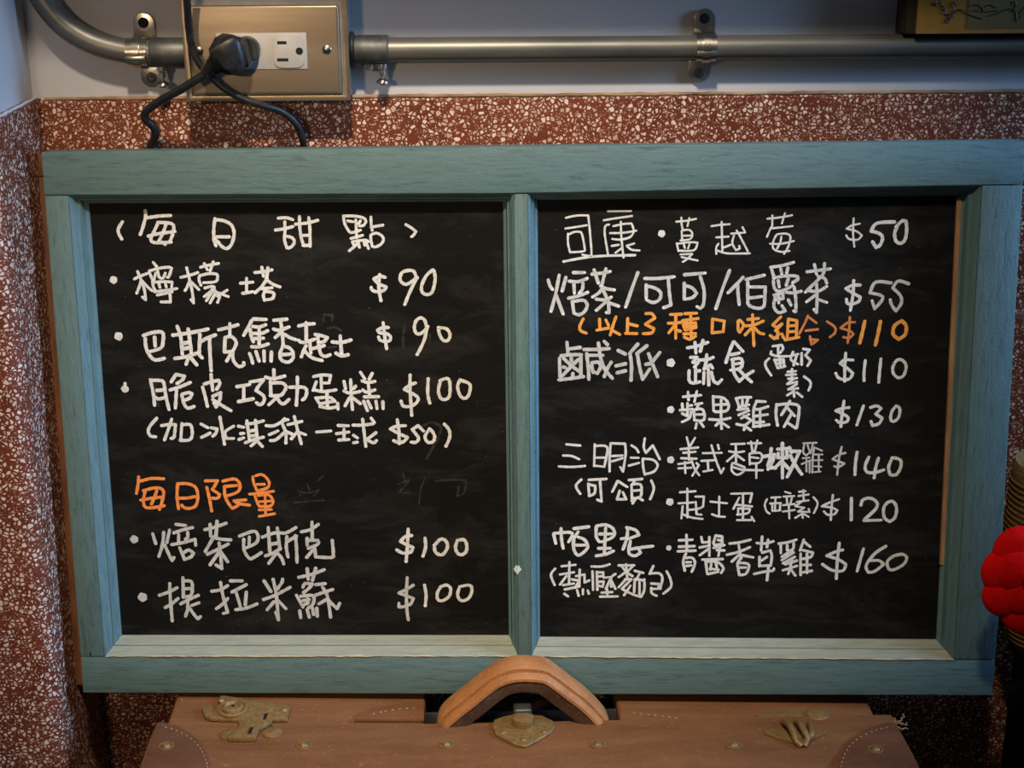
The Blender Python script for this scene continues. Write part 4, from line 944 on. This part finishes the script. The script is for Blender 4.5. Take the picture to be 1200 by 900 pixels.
sweep([(-.0020, -.0068), (-.0020, -.0098), (-.0045, -.0098), (-.0045, -.0068)], 'handle_groove', 'rubber', hd)
# centre clasp
cl_ = [(577, 855), (579, 847), (590, 843), (600, 841), (625, 841), (636, 842), (648, 848), (651, 855), (645, 862), (630, 871), (616, 878), (605, 876), (590, 869), (580, 863)]
q = [onS(x, y, 0) for x, y in cl_]
ck = mk('clasp_plate', prism(q, (0, 0, .0030), .0012, 3), M['brass'], sc_, 45)
for x, y in ((590, 858), (613, 867), (638, 858)):
    mk('rivet', lathe(onS(x, y, .0028), (0, 0, 1), [(.0027, 0), (.0024, .0008), (.0010, .0013), (0, .0014)], 16), M['brass'], ck, 50)
c = onS(613, 851, .0025)
mk('clasp_hook', lathe(c+Vector((0, .003, 0)), (0, 0, 1), [(.0085, 0), (.0088, .004), (.0082, .0066), (.0055, .0078), (0, .0080)], 24), M['brass'], ck, 50)
mk('clasp_tongue', box((c.x-.0072, c.y+.006, c.z-.001), (c.x+.0072, c.y+.0185, c.z+.0105), .0025, 3), M['coupling'], ck, 40)
# left latch
q = [onR(x, y, .0002) for x, y in ((258, 818), (264, 818), (341, 830.5), (337, 846.5), (258, 846.5))]
lt = tag(mk('latch_plate', prism(q, (0, 0, .0024), .0006, 2), M['brass'], sc_, 45), 'dusty brass lock plate at the left of the suitcase')
mk('latch_lever', prism([onR(x, y, .0004) for x, y in ((236, 833), (241, 829.5), (248, 831), (254, 836), (264, 840), (263, 845), (248, 846), (240, 843))], (0, 0, .0030), .001, 2), M['brass'], lt, 45)
c = onR(273, 833, .0024)
mk('lock_disc', lathe(c, (0, 0, 1), [(.0122, 0), (.0122, .0026), (.0112, .0034), (.0100, .0034), (.0094, .0022), (.0086, .0022), (.0080, .0042), (.0062, .0050), (.0052, .0034), (0, .0038)], 30), M['brass'], lt, 45)
mk('key_hole', lathe(c+Vector((.0002, .001, .0040)), (0, 0, 1), [(.0015, 0), (.0015, .0003)], 14), M['hole'], lt)
for x, y in ((259, 821), (333, 832)):
    mk('rivet', lathe(onR(x, y, .0024), (0, 0, 1), [(.0028, 0), (.0022, .0012), (0, .0018)], 14), M['brass'], lt, 50)
q = [onS(x, y, .0006) for x, y in ((278, 848), (320, 848), (314, 853), (305, 857), (303, 862), (300, 870), (268, 870), (266, 868), (276, 861), (281, 855))]
hs = tag(mk('hasp', prism(q, (0, 0, .0042), .0012, 2), M['brass'], sc_, 45), 'brass hasp folded over the suitcase seam at the left')
q2 = [atZ(x, y, zt_+.0054) for x, y in ((293, 852), (297, 852), (294, 859), (290, 859))]
mk('hasp_slot', prism(q2, (0, 0, -.0009)), M['hole'], hs)
mk('staple_slot', prism([atZ(x, y, ZS+.0028) for x, y in ((310, 836), (314, 836), (311, 846), (307, 846))], (0, 0, -.0009)), M['hole'], lt)
for x, y in ((270, 862), (319, 860)):
    mk('hinge_eye', lathe(onS(x, y, 0), (0, 0, 1), [(.0075, 0), (.0075, .0014), (.0052, .0026), (0, .0028)], 20), M['brass'], hs, 45)
# right latch: open hook loop
q = [onR(x, y, .0002) for x, y in ((888, 838), (905, 836), (962, 836), (972, 838), (972, 846.5), (888, 846.5))]
rt = tag(mk('latch_plate', prism(q, (0, 0, .0020), .0006, 2), M['brass'], sc_, 45), 'worn brass lock plate at the right of the suitcase')
mk('lock_disc', lathe(onR(958, 838, .002), (0, 0, 1), [(.0090, 0), (.0090, .0012), (.0070, .0026), (0, .0030)], 24), M['brass'], rt, 45)
q = [onS(x, y, .0003) for x, y in ((896, 856), (905, 855), (945, 860), (966, 857), (969, 861), (948, 870), (935, 873), (920, 870), (896, 861))]
bs_ = tag(mk('catch_plate', prism(q, (0, 0, .0016), .0005, 2), M['brass'], sc_, 45), 'brass catch with a raised loop at the right of the suitcase')
for pts in (((917, 846, .003), (924, 849, .010), (929, 858, .009), (933, 868, .0055), (940, 875, .003)), ((933, 846, .004), (938, 849, .010), (943, 858, .009), (946, 866, .006), (942, 875, .003)), ((948, 848, .003), (951, 853, .007), (951, 862, .006), (948, 868, .002))):
    mk('loop_wire', tube(catmull([atZ(x, y, ZS+h+.001) for x, y, h in pts], 8), .0024, 12), M['brass'], bs_, 60)
# frayed leather at the right corner
for k in range(7):
    x, y = random.uniform(1040, 1056), random.uniform(842, 850); h = random.uniform(-.001, .001)
    a = onR(x, y, .002); P3 = [a]
    for j in range(5): P3.append(P3[-1]+Vector((random.uniform(-.001, .0042), random.uniform(-.002, .003), random.uniform(-.0015, .0018))))
    mk('frayed_thread', tube(catmull(P3, 3), .0005, 5), M['thread'], sc_)

# ------------------------------------------------------------------ right edge: stand, mustard pot, red flower
YF = .955
fc = atY(1208, 678, YF); s = 1/1560
pot = empty('woven_pot', (0, 0, 0)); pc = atY(1243, 770, 1.085); pc.x = atY(1243, 560, 1.085).x; pot.location = pc
tag(pot, 'mustard woven pot cover at the right edge behind the red flower', 'pot')
hgt = atY(1243, 542, 1.085).z-pc.z
mk('cover', lathe(pc, (0, 0, 1), [(.012, 0), (.016, .004), (.026, .018), (.0365, .05), (.039, hgt*.55), (.0375, hgt-.012), (.0385, hgt-.006), (.036, hgt), (.032, hgt-.004), (.031, hgt-.03), (0, hgt-.03)], 36), M['mustard'], pot, 60)
zp_ = pc.z+.004
bm = bmesh.new()
for k in range(30):
    z = pc.z+.02+k*(hgt-.03)/30
    t_ = (z-pc.z-.018)/.032; r = .0265+.0100*t_ if t_ < 1 else (.0387 if t_ > 3 else .0366+.0010*(t_-1))
    tube([Vector((pc.x+r*cos(2*pi*j/36), pc.y+r*sin(2*pi*j/36), z)) for j in range(37)], .0009, 6, bm, cap=False)
wv = mk('weave_band', bm, M['mustard'], pot, 60); wv['kind'] = 'stuff'
fl = empty('red_flower', fc+Vector((0, 0, -.03))); tag(fl, 'red felt flower with rounded overlapping petals at the right edge', 'flower')
def petal(c, rx, rz, ry, tilt, name='petal'):
    bm = bmesh.new(); bmesh.ops.create_uvsphere(bm, u_segments=20, v_segments=12, radius=1)
    mt = Matrix.Translation(c) @ Matrix.Rotation(tilt, 4, 'Y') @ Matrix.Diagonal((rx, ry, rz, 1))
    bmesh.ops.transform(bm, matrix=mt, verts=bm.verts); return mk(name, bm, M['red'], fl, 180)
for k, (dx, dy) in enumerate(((-18, -36), (-32, -12), (-30, 20), (-5, 44), (20, 38), (36, 10), (32, -20), (10, -42))):
    petal(atY(1209+dx*.88, 678+dy*.88, YF), .0190, .0200, .0080, k*.7)
for k, (dx, dy) in enumerate(((-16, -10), (-6, 18), (16, 10), (10, -18))):
    petal(atY(1209+dx, 678+dy, YF-.005), .0170, .0175, .0060, k*.9)
petal(atY(1210, 678, YF-.013), .007, .007, .005, 0, 'flower_centre')
st0 = Vector((fc.x+.004, YF+.006, fc.z))
mk('stem', tube(catmull([st0, st0+Vector((.006, .02, -.01)), Vector((fc.x+.012, pc.y-.047, fc.z-.06)), Vector((fc.x+.013, pc.y-.046, zp_-.0))], 6), .0022, 10), simple('green stem', (.03, .08, .02), (.05, .12, .03), .6), fl, 60)
# black pedestal
x0 = atY(1188, 800, 1.10).x
pd = empty('pedestal', (x0+.07, 1.06, 0)); tag(pd, 'black wooden pedestal at the right edge under the woven pot', 'pedestal')
zp = pc.z
mk('column', box((x0+.004, 1.012, .03), (x0+.136, 1.118, zp-.012), .003, 2), M['blackwood'], pd, 40)
mk('top', box((x0, 1.006, zp-.012), (x0+.14, 1.124, zp), .003, 2), M['blackwood'], pd, 40)
mk('base', box((x0-.004, 1.002, 0), (x0+.144, 1.128, .03), .003, 2), M['blackwood'], pd, 40)

# ------------------------------------------------------------------ unseen shelf, added above the view to shade the upper wall
sh = empty('shade_shelf', (.05, YW-.07, 1.105)); tag(sh, 'unseen white shelf added above the conduit and outlet box to shade the wall', 'shelf')
mk('shade_shelf_board', box((-.30, YW-.175, 1.105), (1.45, YW+.0055, 1.127), .002, 2), M['plaster'], sh, 40)
for x in (-.2, .5, 1.2):
    mk('bracket', box((x, YW-.13, 1.095), (x+.02, YW+.0055, 1.1045), .001, 1), M['chrome'], sh, 40)
